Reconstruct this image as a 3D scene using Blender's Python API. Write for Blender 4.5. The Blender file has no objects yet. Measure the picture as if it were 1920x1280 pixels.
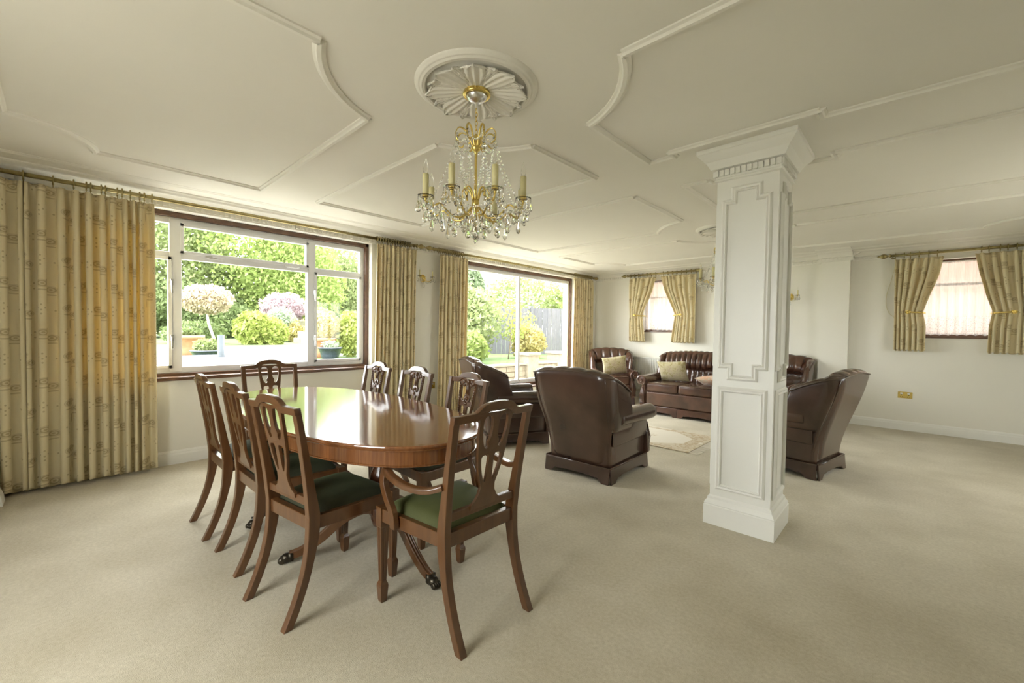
import bpy, bmesh, math, random
from mathutils import Vector, Matrix
random.seed(7)
PI = math.pi
sc = bpy.context.scene
col = sc.collection

# ------------------------------------------------------------ camera, world, exposure
CAM_H = 1.27
yaw, pitch, roll = (math.radians(a) for a in (-43.29, -1.446, -0.783))
FWD = Vector((math.sin(yaw)*math.cos(pitch), math.cos(yaw)*math.cos(pitch), math.sin(pitch)))
RT = Vector((math.cos(yaw), -math.sin(yaw), 0)); DN = FWD.cross(RT)
R2 = RT*math.cos(roll)+DN*math.sin(roll); D2 = -RT*math.sin(roll)+DN*math.cos(roll)
cd = bpy.data.cameras.new('camera'); cd.sensor_width = 36; cd.lens = 797.4/1920*36
cd.clip_start = .05; cd.clip_end = 300
cam = bpy.data.objects.new('camera', cd); col.objects.link(cam)
m = Matrix((R2, -D2, -FWD)).transposed().to_4x4(); m.translation = (0, 0, CAM_H)
cam.matrix_world = m; sc.camera = cam

w = bpy.data.worlds.new('sky'); sc.world = w; w.use_nodes = True
bg = w.node_tree.nodes['Background']; bg.inputs[0].default_value = (.99, .99, 1.0, 1); bg.inputs[1].default_value = 1.0
vs = sc.view_settings; vs.view_transform = 'Standard'; vs.look = 'None'; vs.gamma = 1; vs.use_curve_mapping = False
vs.exposure = 4.2

# room constants
XL, XR, YN, YF, ZC = -4.93, 1.75, -1.30, 7.80, 2.465
W1 = (.06, 2.67, .80, 2.33)      # casement window y0,y1,z0,z1
W2 = (4.10, 7.06, .30, 2.33)     # sliding window
W3 = (-3.84, -3.02, 1.30, 2.27)  # small windows x0,x1,z0,z1
W4 = (.00, .74, 1.27, 2.27)
W5 = (-2.2, -.9, .50, 2.10)        # window behind the camera x0,x1,z0,z1
W6 = (4.5, 5.6, .90, 2.05)       # window in the right wall y0,y1,z0,z1
def portal(loc, rot, sx, sy):
    d = bpy.data.lights.new('window_portal', 'AREA'); d.shape = 'RECTANGLE'; d.size = sx; d.size_y = sy
    d.cycles.is_portal = True
    o = bpy.data.objects.new('window_portal', d); o.location = loc; o.rotation_euler = rot; col.objects.link(o)
portal((XL-.32, (W1[0]+W1[1])/2, (W1[2]+W1[3])/2), (0, -PI/2, 0), W1[3]-W1[2], W1[1]-W1[0])
portal((XL-.32, (W2[0]+W2[1])/2, (W2[2]+W2[3])/2), (0, -PI/2, 0), W2[3]-W2[2], W2[1]-W2[0])
for q in (W3, W4): portal(((q[0]+q[1])/2, YF+.32, (q[2]+q[3])/2), (-PI/2, 0, 0), q[1]-q[0], q[3]-q[2])
portal(((W5[0]+W5[1])/2, YN-.32, (W5[2]+W5[3])/2), (PI/2, 0, 0), W5[1]-W5[0], W5[3]-W5[2])
portal((XR+.32, (W6[0]+W6[1])/2, (W6[2]+W6[3])/2), (0, PI/2, 0), W6[3]-W6[2], W6[1]-W6[0])

# ------------------------------------------------------------ materials
def nodes(name):
    mt = bpy.data.materials.new(name); mt.use_nodes = True
    return mt, mt.node_tree, mt.node_tree.nodes['Principled BSDF']
def sin_(b, k, v):
    if k in b.inputs: b.inputs[k].default_value = v
def mat(name, c, rough=.5, metal=0, c2=None, scale=5, stretch=(1, 1, 1), bump=0, bscale=None, coat=0, detail=4, lo=.35, hi=.65, sheen=0, **kw):
    mt, nt, b = nodes(name); L = nt.links
    b.inputs['Base Color'].default_value = (*c, 1); b.inputs['Roughness'].default_value = rough; b.inputs['Metallic'].default_value = metal
    sin_(b, 'Coat Weight', coat); sin_(b, 'Coat Roughness', .08)
    if sheen: sin_(b, 'Sheen Weight', sheen); sin_(b, 'Sheen Roughness', .4); b.inputs['Sheen Tint'].default_value = (.6, .75, .35, 1)
    for k, v in kw.items(): sin_(b, k.replace('_', ' '), v)
    tc = nt.nodes.new('ShaderNodeTexCoord'); mp = nt.nodes.new('ShaderNodeMapping'); mp.inputs['Scale'].default_value = stretch
    L.new(tc.outputs['Object'], mp.inputs[0])
    if c2:
        n = nt.nodes.new('ShaderNodeTexNoise'); n.inputs['Scale'].default_value = scale; n.inputs['Detail'].default_value = detail
        L.new(mp.outputs[0], n.inputs['Vector'])
        r = nt.nodes.new('ShaderNodeValToRGB'); r.color_ramp.elements[0].position = lo; r.color_ramp.elements[1].position = hi
        r.color_ramp.elements[0].color = (*c, 1); r.color_ramp.elements[1].color = (*c2, 1)
        L.new(n.outputs[0], r.inputs[0]); L.new(r.outputs[0], b.inputs['Base Color'])
    if bump:
        n2 = nt.nodes.new('ShaderNodeTexNoise'); n2.inputs['Scale'].default_value = bscale or scale; n2.inputs['Detail'].default_value = 3
        L.new(mp.outputs[0], n2.inputs['Vector'])
        bp = nt.nodes.new('ShaderNodeBump'); bp.inputs['Strength'].default_value = bump; bp.inputs['Distance'].default_value = .01
        L.new(n2.outputs[0], bp.inputs['Height']); L.new(bp.outputs[0], b.inputs['Normal'])
    return mt
M = {}
M['wall'] = mat('wall_paint', (.84, .815, .725), .7, c2=(.82, .795, .705), scale=2)
M['ceil'] = mat('ceiling_paint', (.84, .815, .735), .75, c2=(.82, .795, .715), scale=1.5)
M['white'] = mat('white_gloss_paint', (.86, .85, .79), .35)
M['plaster'] = mat('white_plaster', (.85, .825, .745), .6, bump=.15, bscale=40)
M['frame'] = mat('white_window_frame', (.80, .81, .82), .3)
M['wood'] = mat('mahogany', (.130, .054, .017), .30, c2=(.082, .032, .010), scale=4, stretch=(10, 10, 1.0), coat=.5, lo=.3, hi=.75)
M['woodx'] = mat('mahogany_table', (.23, .090, .030), .13, c2=(.15, .054, .018), scale=5, stretch=(1.0, 16, 8), coat=.7, lo=.3, hi=.75)
M['veneer'] = mat('crossbanded_veneer', (.20, .075, .022), .22, c2=(.13, .045, .013), scale=8, stretch=(14, 14, .6), coat=.5)
M['darkwood'] = mat('dark_turned_mahogany', (.075, .022, .01), .2, c2=(.14, .045, .015), scale=5, coat=.6)
M['joinery'] = mat('brown_window_wood', (.105, .050, .026), .35, c2=(.16, .082, .045), scale=4, stretch=(3, 3, 3), coat=.2)
M['velvet'] = mat('green_velvet', (.020, .022, .006), .75, c2=(.028, .030, .009), scale=7, bump=.12, bscale=300, sheen=.12)
M['velvet_lit'] = mat('lit_green_velvet', (.052, .058, .011), .75, c2=(.066, .072, .016), scale=7, bump=.12, bscale=300, sheen=.15)  # same green velvet, paler to paint in window light on the pile
M['leather'] = mat('brown_leather', (.042, .023, .015), .27, c2=(.085, .044, .028), scale=2.5, bump=.07, bscale=90, coat=.35, Specular_IOR_Level=.62)
M['leather2'] = mat('chestnut_leather', (.105, .046, .027), .27, c2=(.058, .028, .018), scale=5, bump=.07, bscale=90, coat=.35, Specular_IOR_Level=.62)
M['brass'] = mat('polished_brass', (.80, .62, .20), .22, 1)
M['antique'] = mat('antique_brass', (.42, .35, .17), .33, 1, c2=(.33, .27, .12), scale=30)
M['darkbrass'] = mat('dark_bronze', (.06, .05, .035), .35, .8)
M['candle'] = mat('candle_sleeve', (.68, .62, .33), .5)
M['cryst'] = mat('crystal', (.97, .97, .95), .02, **{'Transmission_Weight': 1.0, 'IOR': 1.52})
M['bulb'] = mat('clear_bulb', (.97, .97, .95), .03, **{'Transmission_Weight': 1.0, 'IOR': 1.2})
M['chrome'] = mat('chrome', (.75, .75, .76), .25, 1)
M['plastic'] = mat('white_plastic', (.8, .8, .77), .35)
M['cord'] = mat('cream_cord', (.72, .66, .45), .7)
M['fringe'] = mat('cream_fringe', (.74, .69, .58), .9)
M['terra'] = mat('terracotta', (.30, .135, .07), .8, c2=(.36, .18, .10), scale=8)
M['blueglaze'] = mat('blue_glazed_pottery', (.018, .022, .040), .25, c2=(.035, .042, .065), scale=6, coat=.4)
M['greytop'] = mat('grey_table_cover', (.052, .054, .062), .9, Specular_IOR_Level=.1)
M['pole'] = mat('grey_blue_pole', (.028, .038, .045), .5)
M['stone'] = mat('pale_stone', (.27, .24, .18), .85, c2=(.20, .175, .13), scale=9)
M['lawn'] = mat('lawn_grass', (.060, .105, .022), .9, c2=(.082, .125, .034), scale=3, bump=.4, bscale=60)
M['soil'] = mat('soil', (.12, .08, .05), .95)
M['bark'] = mat('bark', (.22, .17, .12), .9, c2=(.12, .09, .06), scale=20)
M['palebark'] = mat('pale_bark', (.55, .48, .40), .9)
M['fence'] = mat('dark_fence_board', (.055, .055, .06), .7, c2=(.075, .075, .08), scale=8, stretch=(6, 6, 1))
M['patio'] = mat('patio_paving', (.42, .39, .33), .85, c2=(.50, .47, .40), scale=3)
M['neigh'] = mat('pink_render', (.20, .135, .105), .9, c2=(.16, .105, .08), scale=4)
for k, c in dict(g1=(.095, .125, .045), g2=(.155, .20, .055), g3=(.085, .115, .055), g4=(.17, .20, .045), pink=(.30, .245, .17), mauve=(.24, .18, .19), gold=(.26, .225, .08), grey=(.19, .23, .15), bushy=(.145, .175, .07)).items():
    mt = mat('foliage_'+k, c, .7, c2=tuple(x*1.6 for x in c), scale=3, lo=.3, hi=.7)
    nt = mt.node_tree; b = nt.nodes['Principled BSDF']; o = nt.nodes['Material Output']
    t = nt.nodes.new('ShaderNodeBsdfTranslucent'); t.inputs[0].default_value = (*[min(1, x*1.5) for x in c], 1)
    mx = nt.nodes.new('ShaderNodeMixShader'); mx.inputs[0].default_value = .35
    nt.links.new(b.outputs[0], mx.inputs[1]); nt.links.new(t.outputs[0], mx.inputs[2]); nt.links.new(mx.outputs[0], o.inputs[0])
    M[k] = mt
def carpet_mat():
    mt, nt, b = nodes('beige_carpet'); L = nt.links; b.inputs['Roughness'].default_value = .95
    sin_(b, 'Sheen Weight', .25); sin_(b, 'Sheen Roughness', .5); sin_(b, 'Specular IOR Level', .15)
    tc = nt.nodes.new('ShaderNodeTexCoord')
    def noi(s, d=3):
        n = nt.nodes.new('ShaderNodeTexNoise'); n.inputs['Scale'].default_value = s; n.inputs['Detail'].default_value = d; L.new(tc.outputs['Object'], n.inputs['Vector']); return n
    a, f = noi(2.2, 5), noi(330, 2)
    r = nt.nodes.new('ShaderNodeValToRGB'); e = r.color_ramp.elements
    e[0].position = .35; e[1].position = .65; e[0].color = (.54, .48, .345, 1); e[1].color = (.65, .59, .45, 1); L.new(a.outputs[0], r.inputs[0])
    md = noi(60, 4); ad = nt.nodes.new('ShaderNodeMix'); ad.inputs[0].default_value = .45; L.new(f.outputs[0], ad.inputs[2]); L.new(md.outputs[0], ad.inputs[3])
    r2 = nt.nodes.new('ShaderNodeValToRGB'); e = r2.color_ramp.elements; e[0].position = .36; e[1].position = .64
    e[0].color = (.70, .67, .61, 1); e[1].color = (1, 1, 1, 1); L.new(ad.outputs[0], r2.inputs[0])
    mx = nt.nodes.new('ShaderNodeMix'); mx.data_type = 'RGBA'; mx.blend_type = 'MULTIPLY'; mx.inputs[0].default_value = .8
    L.new(r.outputs[0], mx.inputs[6]); L.new(r2.outputs[0], mx.inputs[7]); L.new(mx.outputs[2], b.inputs['Base Color'])
    bp = nt.nodes.new('ShaderNodeBump'); bp.inputs['Strength'].default_value = .35; bp.inputs['Distance'].default_value = .008
    L.new(f.outputs[0], bp.inputs['Height']); L.new(bp.outputs[0], b.inputs['Normal'])
    return mt
M['carpet'] = carpet_mat()
class NG:
    def __init__(s, nt): s.nt = nt
    def m(s, op, a, b=None, c=None):
        n = s.nt.nodes.new('ShaderNodeMath'); n.operation = op
        for i, v in enumerate((a, b, c)):
            if v is None: continue
            if isinstance(v, (int, float)): n.inputs[i].default_value = v
            else: s.nt.links.new(v, n.inputs[i])
        return n.outputs[0]
def glass_mat():
    mt = bpy.data.materials.new('window_glass'); mt.use_nodes = True; nt = mt.node_tree; nt.nodes.clear()
    o = nt.nodes.new('ShaderNodeOutputMaterial'); t = nt.nodes.new('ShaderNodeBsdfTransparent'); g = nt.nodes.new('ShaderNodeBsdfGlossy')
    t.inputs[0].default_value = (.97, .985, .98, 1); g.inputs['Roughness'].default_value = .02
    lw = nt.nodes.new('ShaderNodeFresnel'); lw.inputs[0].default_value = 1.35
    mx = nt.nodes.new('ShaderNodeMixShader'); L = nt.links
    ge = nt.nodes.new('ShaderNodeNewGeometry'); fm_ = NG(nt).m('MULTIPLY', lw.outputs[0], NG(nt).m('SUBTRACT', 1.0, ge.outputs['Backfacing'])); L.new(fm_, mx.inputs[0]); L.new(t.outputs[0], mx.inputs[1]); L.new(g.outputs[0], mx.inputs[2]); L.new(mx.outputs[0], o.inputs[0])
    return mt
M['glass'] = glass_mat()
def curtain_mat():
    mt, nt, b = nodes('printed_cream_curtain_fabric'); L = nt.links; g = NG(nt); m = g.m
    uv = nt.nodes.new('ShaderNodeUVMap'); sp = nt.nodes.new('ShaderNodeSeparateXYZ'); L.new(uv.outputs[0], sp.inputs[0])
    CW, CH = .27, .37
    ci = m('FLOOR', m('DIVIDE', sp.outputs[0], CW))
    u = m('SUBTRACT', sp.outputs[0], m('MULTIPLY', ci, CW))
    vv = m('ADD', sp.outputs[1], m('MULTIPLY', m('MODULO', m('ABSOLUTE', ci), 2.0), CH/2))
    v = m('MODULO', m('ADD', vv, CH*4), CH)
    def ell(u0, v0, rx, ry):
        a = m('DIVIDE', m('SUBTRACT', u, u0), rx); c = m('DIVIDE', m('SUBTRACT', v, v0), ry)
        return m('SQRT', m('ADD', m('MULTIPLY', a, a), m('MULTIPLY', c, c)))
    parts = []
    for (u0, v0, rx, ry) in ((.085, .285, .052, .030), (.175, .240, .048, .028), (.125, .305, .02, .016)):
        e = ell(u0, v0, rx, ry)
        ring = m('ADD', .62, m('MULTIPLY', .38, m('SINE', m('MULTIPLY', e, 13.0))))
        parts.append(m('MULTIPLY', ring, m('LESS_THAN', e, 1.0)))
    for (u0, v0, rx, ry) in ((.085, .238, .045, .006), (.17, .200, .04, .006), (.13, .165, .004, .035)):
        parts.append(m('MULTIPLY', .7, m('LESS_THAN', ell(u0, v0, rx, ry), 1.0)))
    for (u0, v0) in ((.05, .10), (.075, .125), (.075, .085), (.10, .10), (.20, .08), (.225, .10), (.225, .06), (.075, .055), (.25, .08)):
        parts.append(m('MULTIPLY', .8, m('LESS_THAN', ell(u0, v0, .0065, .0065), 1.0)))
    tot = parts[0]
    for p in parts[1:]: tot = m('MAXIMUM', tot, p)
    mx = nt.nodes.new('ShaderNodeMix'); mx.data_type = 'RGBA'; L.new(m('MULTIPLY', tot, .60), mx.inputs[0])
    mx.inputs[6].default_value = (.85, .75, .50, 1); mx.inputs[7].default_value = (.36, .25, .09, 1)
    L.new(mx.outputs[2], b.inputs['Base Color']); b.inputs['Roughness'].default_value = .85; sin_(b, 'Specular IOR Level', .2)
    wv = nt.nodes.new('ShaderNodeTexNoise'); wv.inputs['Scale'].default_value = 350; L.new(uv.outputs[0], wv.inputs['Vector'])
    bp = nt.nodes.new('ShaderNodeBump'); bp.inputs['Strength'].default_value = .12; bp.inputs['Distance'].default_value = .004
    L.new(wv.outputs[0], bp.inputs['Height']); L.new(bp.outputs[0], b.inputs['Normal'])
    t = nt.nodes.new('ShaderNodeBsdfTranslucent'); mt2 = nt.nodes.new('ShaderNodeMix'); mt2.data_type = 'RGBA'; mt2.blend_type = 'MULTIPLY'; mt2.inputs[0].default_value = 1
    L.new(mx.outputs[2], mt2.inputs[6]); mt2.inputs[7].default_value = (1.0, .86, .28, 1); L.new(mt2.outputs[2], t.inputs[0])
    ms = nt.nodes.new('ShaderNodeMixShader'); ms.inputs[0].default_value = .16
    L.new(b.outputs[0], ms.inputs[1]); L.new(t.outputs[0], ms.inputs[2]); L.new(ms.outputs[0], nt.nodes['Material Output'].inputs[0])
    return mt
M['curtain'] = curtain_mat()
def lace_mat():
    mt = bpy.data.materials.new('white_lace_net'); mt.use_nodes = True; nt = mt.node_tree; L = nt.links; b = nt.nodes['Principled BSDF']; g = NG(nt); m = g.m
    uv = nt.nodes.new('ShaderNodeUVMap'); sp = nt.nodes.new('ShaderNodeSeparateXYZ'); L.new(uv.outputs[0], sp.inputs[0])
    b.inputs['Base Color'].default_value = (.9, .89, .88, 1); b.inputs['Roughness'].default_value = .9
    vo = nt.nodes.new('ShaderNodeTexVoronoi'); vo.inputs['Scale'].default_value = 55; L.new(uv.outputs[0], vo.inputs['Vector'])
    band = m('LESS_THAN', sp.outputs[1], .24)
    hole = m('MULTIPLY', band, m('LESS_THAN', vo.outputs['Distance'], .28))
    dens = m('SUBTRACT', m('ADD', .66, m('MULTIPLY', band, .2)), m('MULTIPLY', hole, .5))
    tl = nt.nodes.new('ShaderNodeBsdfTranslucent'); tl.inputs[0].default_value = (.82, .81, .80, 1)
    m1 = nt.nodes.new('ShaderNodeMixShader'); m1.inputs[0].default_value = .24; L.new(b.outputs[0], m1.inputs[1]); L.new(tl.outputs[0], m1.inputs[2])
    tr = nt.nodes.new('ShaderNodeBsdfTransparent'); m2 = nt.nodes.new('ShaderNodeMixShader')
    L.new(dens, m2.inputs[0]); L.new(tr.outputs[0], m2.inputs[1]); L.new(m1.outputs[0], m2.inputs[2]); L.new(m2.outputs[0], nt.nodes['Material Output'].inputs[0])
    return mt
M['lace'] = lace_mat()
def tapestry(name, base, a, bcol, scale=9):
    mt, nt, b = nodes(name); L = nt.links; b.inputs['Roughness'].default_value = .9; sin_(b, 'Sheen Weight', .3)
    tc = nt.nodes.new('ShaderNodeTexCoord')
    n = nt.nodes.new('ShaderNodeTexNoise'); n.inputs['Scale'].default_value = scale; n.inputs['Detail'].default_value = 5; n.inputs['Distortion'].default_value = 1.2; L.new(tc.outputs['Object'], n.inputs['Vector'])
    r = nt.nodes.new('ShaderNodeValToRGB'); e = r.color_ramp.elements; e[0].position = .38; e[0].color = (*a, 1); e[1].position = .50; e[1].color = (*base, 1)
    x = e.new(.64); x.color = (*bcol, 1); L.new(n.outputs[0], r.inputs[0]); L.new(r.outputs[0], b.inputs['Base Color'])
    return mt
M['tapes'] = tapestry('floral_tapestry_cushion', (.50, .44, .27), (.33, .27, .11), (.42, .33, .22), 15)
M['tapes2'] = tapestry('rust_cushion', (.55, .32, .2), (.5, .42, .3), (.6, .5, .4), 12)
def rug_mat():
    mt, nt, b = nodes('cream_patterned_rug'); L = nt.links; g = NG(nt); m = g.m; b.inputs['Roughness'].default_value = .95
    tc = nt.nodes.new('ShaderNodeTexCoord'); sp = nt.nodes.new('ShaderNodeSeparateXYZ'); L.new(tc.outputs['Object'], sp.inputs[0])
    ax = m('DIVIDE', m('ABSOLUTE', sp.outputs[0]), .75); ay = m('DIVIDE', m('ABSOLUTE', sp.outputs[1]), .465)
    edge = m('MAXIMUM', m('ADD', m('MULTIPLY', ax, 1.0), 0.0), ay)
    dia = m('ADD', m('MULTIPLY', ax, 1.15), m('MULTIPLY', ay, .9))
    field = m('LESS_THAN', dia, 1.15)
    med = m('LESS_THAN', m('ADD', m('MULTIPLY', ax, 2.6), m('MULTIPLY', ay, 2.2)), .8)
    bord = m('MULTIPLY', m('GREATER_THAN', edge, .76), m('LESS_THAN', edge, .92))
    n = nt.nodes.new('ShaderNodeTexNoise'); n.inputs['Scale'].default_value = 16; n.inputs['Detail'].default_value = 4; n.inputs['Distortion'].default_value = 1.5; L.new(tc.outputs['Object'], n.inputs['Vector'])
    spk = m('GREATER_THAN', n.outputs[0], .53)
    pat = m('MULTIPLY', spk, m('MAXIMUM', m('MAXIMUM', bord, med), m('SUBTRACT', 1.0, field)))
    def mixc(f, a, c):
        x = nt.nodes.new('ShaderNodeMix'); x.data_type = 'RGBA'; L.new(f, x.inputs[0])
        for i, q in ((6, a), (7, c)):
            if isinstance(q, tuple): x.inputs[i].default_value = q
            else: L.new(q, x.inputs[i])
        return x.outputs[2]
    c = mixc(field, (.60, .53, .40, 1), (.70, .65, .55, 1)); c = mixc(bord, c, (.58, .50, .37, 1)); c = mixc(m('MULTIPLY', pat, .55), c, (.40, .28, .15, 1))
    L.new(c, b.inputs['Base Color'])
    return mt
M['rug'] = rug_mat()

# ------------------------------------------------------------ mesh helpers
class MB:
    def __init__(s): s.v = []; s.f = []
    def add(s, vs, fs):
        o = len(s.v); s.v += [Vector(x) for x in vs]; s.f += [[o+i for i in f] for f in fs]; return s
    def box(s, x0, x1, y0, y1, z0, z1):
        return s.add([(x, y, z) for z in (z0, z1) for y in (y0, y1) for x in (x0, x1)],
                     [(0, 2, 3, 1), (4, 5, 7, 6), (0, 1, 5, 4), (2, 6, 7, 3), (0, 4, 6, 2), (1, 3, 7, 5)])
    def loft(s, rings, cap=True, closed=True):
        n = len(rings[0]); vs = [p for r in rings for p in r]; fs = []
        for j in range(len(rings)-1):
            for i in range(n if closed else n-1):
                k = (i+1) % n; fs.append((j*n+i, j*n+k, (j+1)*n+k, (j+1)*n+i))
        if cap and closed: fs.append(tuple(range(n-1, -1, -1))); fs.append(tuple((len(rings)-1)*n+i for i in range(n)))
        return s.add(vs, fs)
    def lathe(s, prof, c=(0, 0, 0), n=24, cap=True):
        cx, cy, cz = c
        return s.loft([[(cx+r*math.cos(2*PI*i/n), cy+r*math.sin(2*PI*i/n), cz+z) for i in range(n)] for r, z in prof], cap)
    def sweep(s, path, sec, up=(0, 0, 1), closed=False, scale=None):
        P = [Vector(p) for p in path]; rings = []; n = len(P)
        for i, p in enumerate(P):
            if closed: t = P[(i+1) % n]-P[i-1]
            else: t = P[min(i+1, n-1)]-P[max(i-1, 0)]
            t.normalize(); u = Vector(up); a = t.cross(u)
            if a.length < 1e-4: a = t.cross(Vector((1, 0, 0)))
            a.normalize(); b = a.cross(t); k = scale[i] if scale else 1
            if isinstance(k, (int, float)): k = (k, k)
            rings.append([p+a*(x*k[0])+b*(y*k[1]) for x, y in sec])
        if closed: rings.append(rings[0]); return s.loft(rings, False)
        return s.loft(rings)
    def tube(s, path, r, n=8, up=(0, 0, 1), closed=False, scale=None):
        return s.sweep(path, [(r*math.cos(2*PI*i/n), r*math.sin(2*PI*i/n)) for i in range(n)], up, closed, scale)
    def ball(s, c, r, n=10, m=6):
        r = (r, r, r) if isinstance(r, (int, float)) else r
        return s.loft([[(c[0]+r[0]*math.sin(PI*(j+.02)/(m+.04))*math.cos(2*PI*i/n), c[1]+r[1]*math.sin(PI*(j+.02)/(m+.04))*math.sin(2*PI*i/n), c[2]+r[2]*math.cos(PI*(j+.02)/(m+.04))) for i in range(n)] for j in range(m, -1, -1)])
    def prism(s, poly, axis, a, b):       # poly in the two other axes, extruded along axis
        def P(p, t): q = list(p); q.insert(axis, t); return q
        return s.loft([[P(p, a) for p in poly], [P(p, b) for p in poly]])
    def grid(s, fn, nu, nv):
        return s.add([fn(i/nu, j/nv) for j in range(nv+1) for i in range(nu+1)],
                     [(j*(nu+1)+i, j*(nu+1)+i+1, (j+1)*(nu+1)+i+1, (j+1)*(nu+1)+i) for j in range(nv) for i in range(nu)])
    def mesh(s, name, smooth=False):
        me = bpy.data.meshes.new(name); me.from_pydata([tuple(v) for v in s.v], [], s.f)
        bm = bmesh.new(); bm.from_mesh(me); bmesh.ops.recalc_face_normals(bm, faces=bm.faces); bm.to_mesh(me); bm.free()
        if smooth:
            for p in me.polygons: p.use_smooth = True
        return me
    def build(s, name, mt, parent=None, smooth=False, bevel=0, seg=2):
        return mk(name, s.mesh(name, smooth), mt, parent, bevel, seg, smooth)
def mk(name, me, mt, parent=None, bevel=0, seg=2, smooth=False):
    o = bpy.data.objects.new(name, me); col.objects.link(o); o.parent = parent
    if mt and not me.materials: me.materials.append(M[mt] if isinstance(mt, str) else mt)
    if bevel:
        md = o.modifiers.new('bevel', 'BEVEL'); md.width = bevel; md.segments = seg; md.limit_method = 'ANGLE'; md.angle_limit = .6
    if smooth == 'auto': pass
    return o
def tag(o, label=None, cat=None, group=None, kind=None):
    for k, v in (('label', label), ('category', cat), ('group', group), ('kind', kind)):
        if v: o[k] = v
    return o
def empty(name, loc=(0, 0, 0), rz=0):
    o = bpy.data.objects.new(name, None); o.location = loc; o.rotation_euler = (0, 0, rz); o.empty_display_size = .1; col.objects.link(o); return o
def copy_tree(o, parent=None):
    c = o.copy(); col.objects.link(c); c.parent = parent
    for ch in o.children: copy_tree(ch, c)
    return c
def board(outline, holes, th, fmap):
    """pierced flat board: outline and holes are 2D; fmap maps (u, t, v) to 3D"""
    cu = bpy.data.curves.new('outline', 'CURVE'); cu.dimensions = '2D'; cu.fill_mode = 'BOTH'; cu.extrude = th/2
    for poly in [outline]+holes:
        sp = cu.splines.new('POLY'); sp.points.add(len(poly)-1); sp.use_cyclic_u = True
        for i, p in enumerate(poly): sp.points[i].co = (p[0], p[1], 0, 1)
    o = bpy.data.objects.new('tmp', cu); col.objects.link(o)
    dg = bpy.context.evaluated_depsgraph_get(); me = bpy.data.meshes.new_from_object(o.evaluated_get(dg))
    bpy.data.objects.remove(o); bpy.data.curves.remove(cu)
    for v in me.vertices: v.co = fmap(v.co.x, v.co.z, v.co.y)
    bm = bmesh.new(); bm.from_mesh(me); bmesh.ops.remove_doubles(bm, verts=bm.verts, dist=1e-5); bmesh.ops.recalc_face_normals(bm, faces=bm.faces); bm.to_mesh(me); bm.free()
    me.materials.clear(); return me
def smooth_poly(pts, k=4, closed=True):
    """Catmull-Rom through the points"""
    n = len(pts); out = []; rng = range(n) if closed else range(n-1)
    g = (lambda i: pts[i % n]) if closed else (lambda i: pts[max(0, min(n-1, i))])
    for i in rng:
        p0, p1, p2, p3 = g(i-1), g(i), g(i+1), g(i+2)
        for j in range(k):
            t = j/k
            out.append(tuple(.5*(2*b+(-a+c)*t+(2*a-5*b+4*c-d)*t*t+(-a+3*b-3*c+d)*t**3) for a, b, c, d in zip(p0, p1, p2, p3)))
    if not closed: out.append(tuple(pts[-1]))
    return out
def sstep(a, b, x):
    t = max(0., min(1., (x-a)/(b-a))); return t*t*(3-2*t)

# ------------------------------------------------------------ room shell
def struct(o, label=None): return tag(o, label, None, None, 'structure')
struct(MB().box(XL-.3, XR+.3, YN-.3, YF+.3, -.1, 0).build('floor', 'carpet'), 'beige cut-pile carpet over the whole floor')
struct(MB().box(XL-.3, XR+.3, YN-.3, YF+.3, ZC, ZC+.2).build('ceiling', 'ceil'), 'cream painted plaster ceiling')
def holed(mb, a0, a1, holes, put):
    """wall strip along a from a0 to a1 with holes (a0,a1,z0,z1); put(a0,a1,z0,z1) adds a box"""
    x = a0
    for h in sorted(holes):
        put(x, h[0], 0, ZC); put(h[0], h[1], 0, h[2]); put(h[0], h[1], h[3], ZC); x = h[1]
    put(x, a1, 0, ZC); return mb
b = MB(); holed(b, YN-.3, YF+.3, [W1, W2], lambda p, q, r, s: b.box(XL-.3, XL, p, q, r, s)); struct(b.build('wall_left', 'wall'))
b = MB(); holed(b, XL, XR, [W3, W4], lambda p, q, r, s: b.box(p, q, YF, YF+.3, r, s)); struct(b.build('wall_far', 'wall'))
b = MB(); holed(b, XL, XR, [W5], lambda p, q, r, s: b.box(p, q, YN-.3, YN, r, s)); struct(b.build('wall_near', 'wall'))
b = MB(); holed(b, YN-.3, YF+.3, [W6], lambda p, q, r, s: b.box(XR, XR+.3, p, q, r, s)); struct(b.build('wall_right', 'wall'))
PX0, PX1, PD = -1.01, -.67, .14
struct(MB().box(PX0, PX1, YF-PD, YF+.01, 0, ZC).build('wall_pier', 'wall'), 'shallow white wall pier under the cornice')
# skirting boards
def skirt_prof(d): return [(0, 0), (d*.018, 0), (d*.018, .085), (d*.014, .10), (d*.014, .108), (d*.006, .122), (0, .125)]
struct(MB().prism([(XL+p, z) for p, z in skirt_prof(1)], 1, YN, YF).build('baseboard_left', 'white'))
b = MB().prism([(YF+p, z) for p, z in skirt_prof(-1)], 0, XL, PX0).prism([(YF+p, z) for p, z in skirt_prof(-1)], 0, PX1, XR)
b.prism([(YF-PD+p, z) for p, z in skirt_prof(-1)], 0, PX0-.018, PX1+.018)
b.prism([(PX1-p, z) for p, z in skirt_prof(-1)], 1, YF-PD, YF)
struct(b.build('baseboard_far', 'white'))
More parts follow.
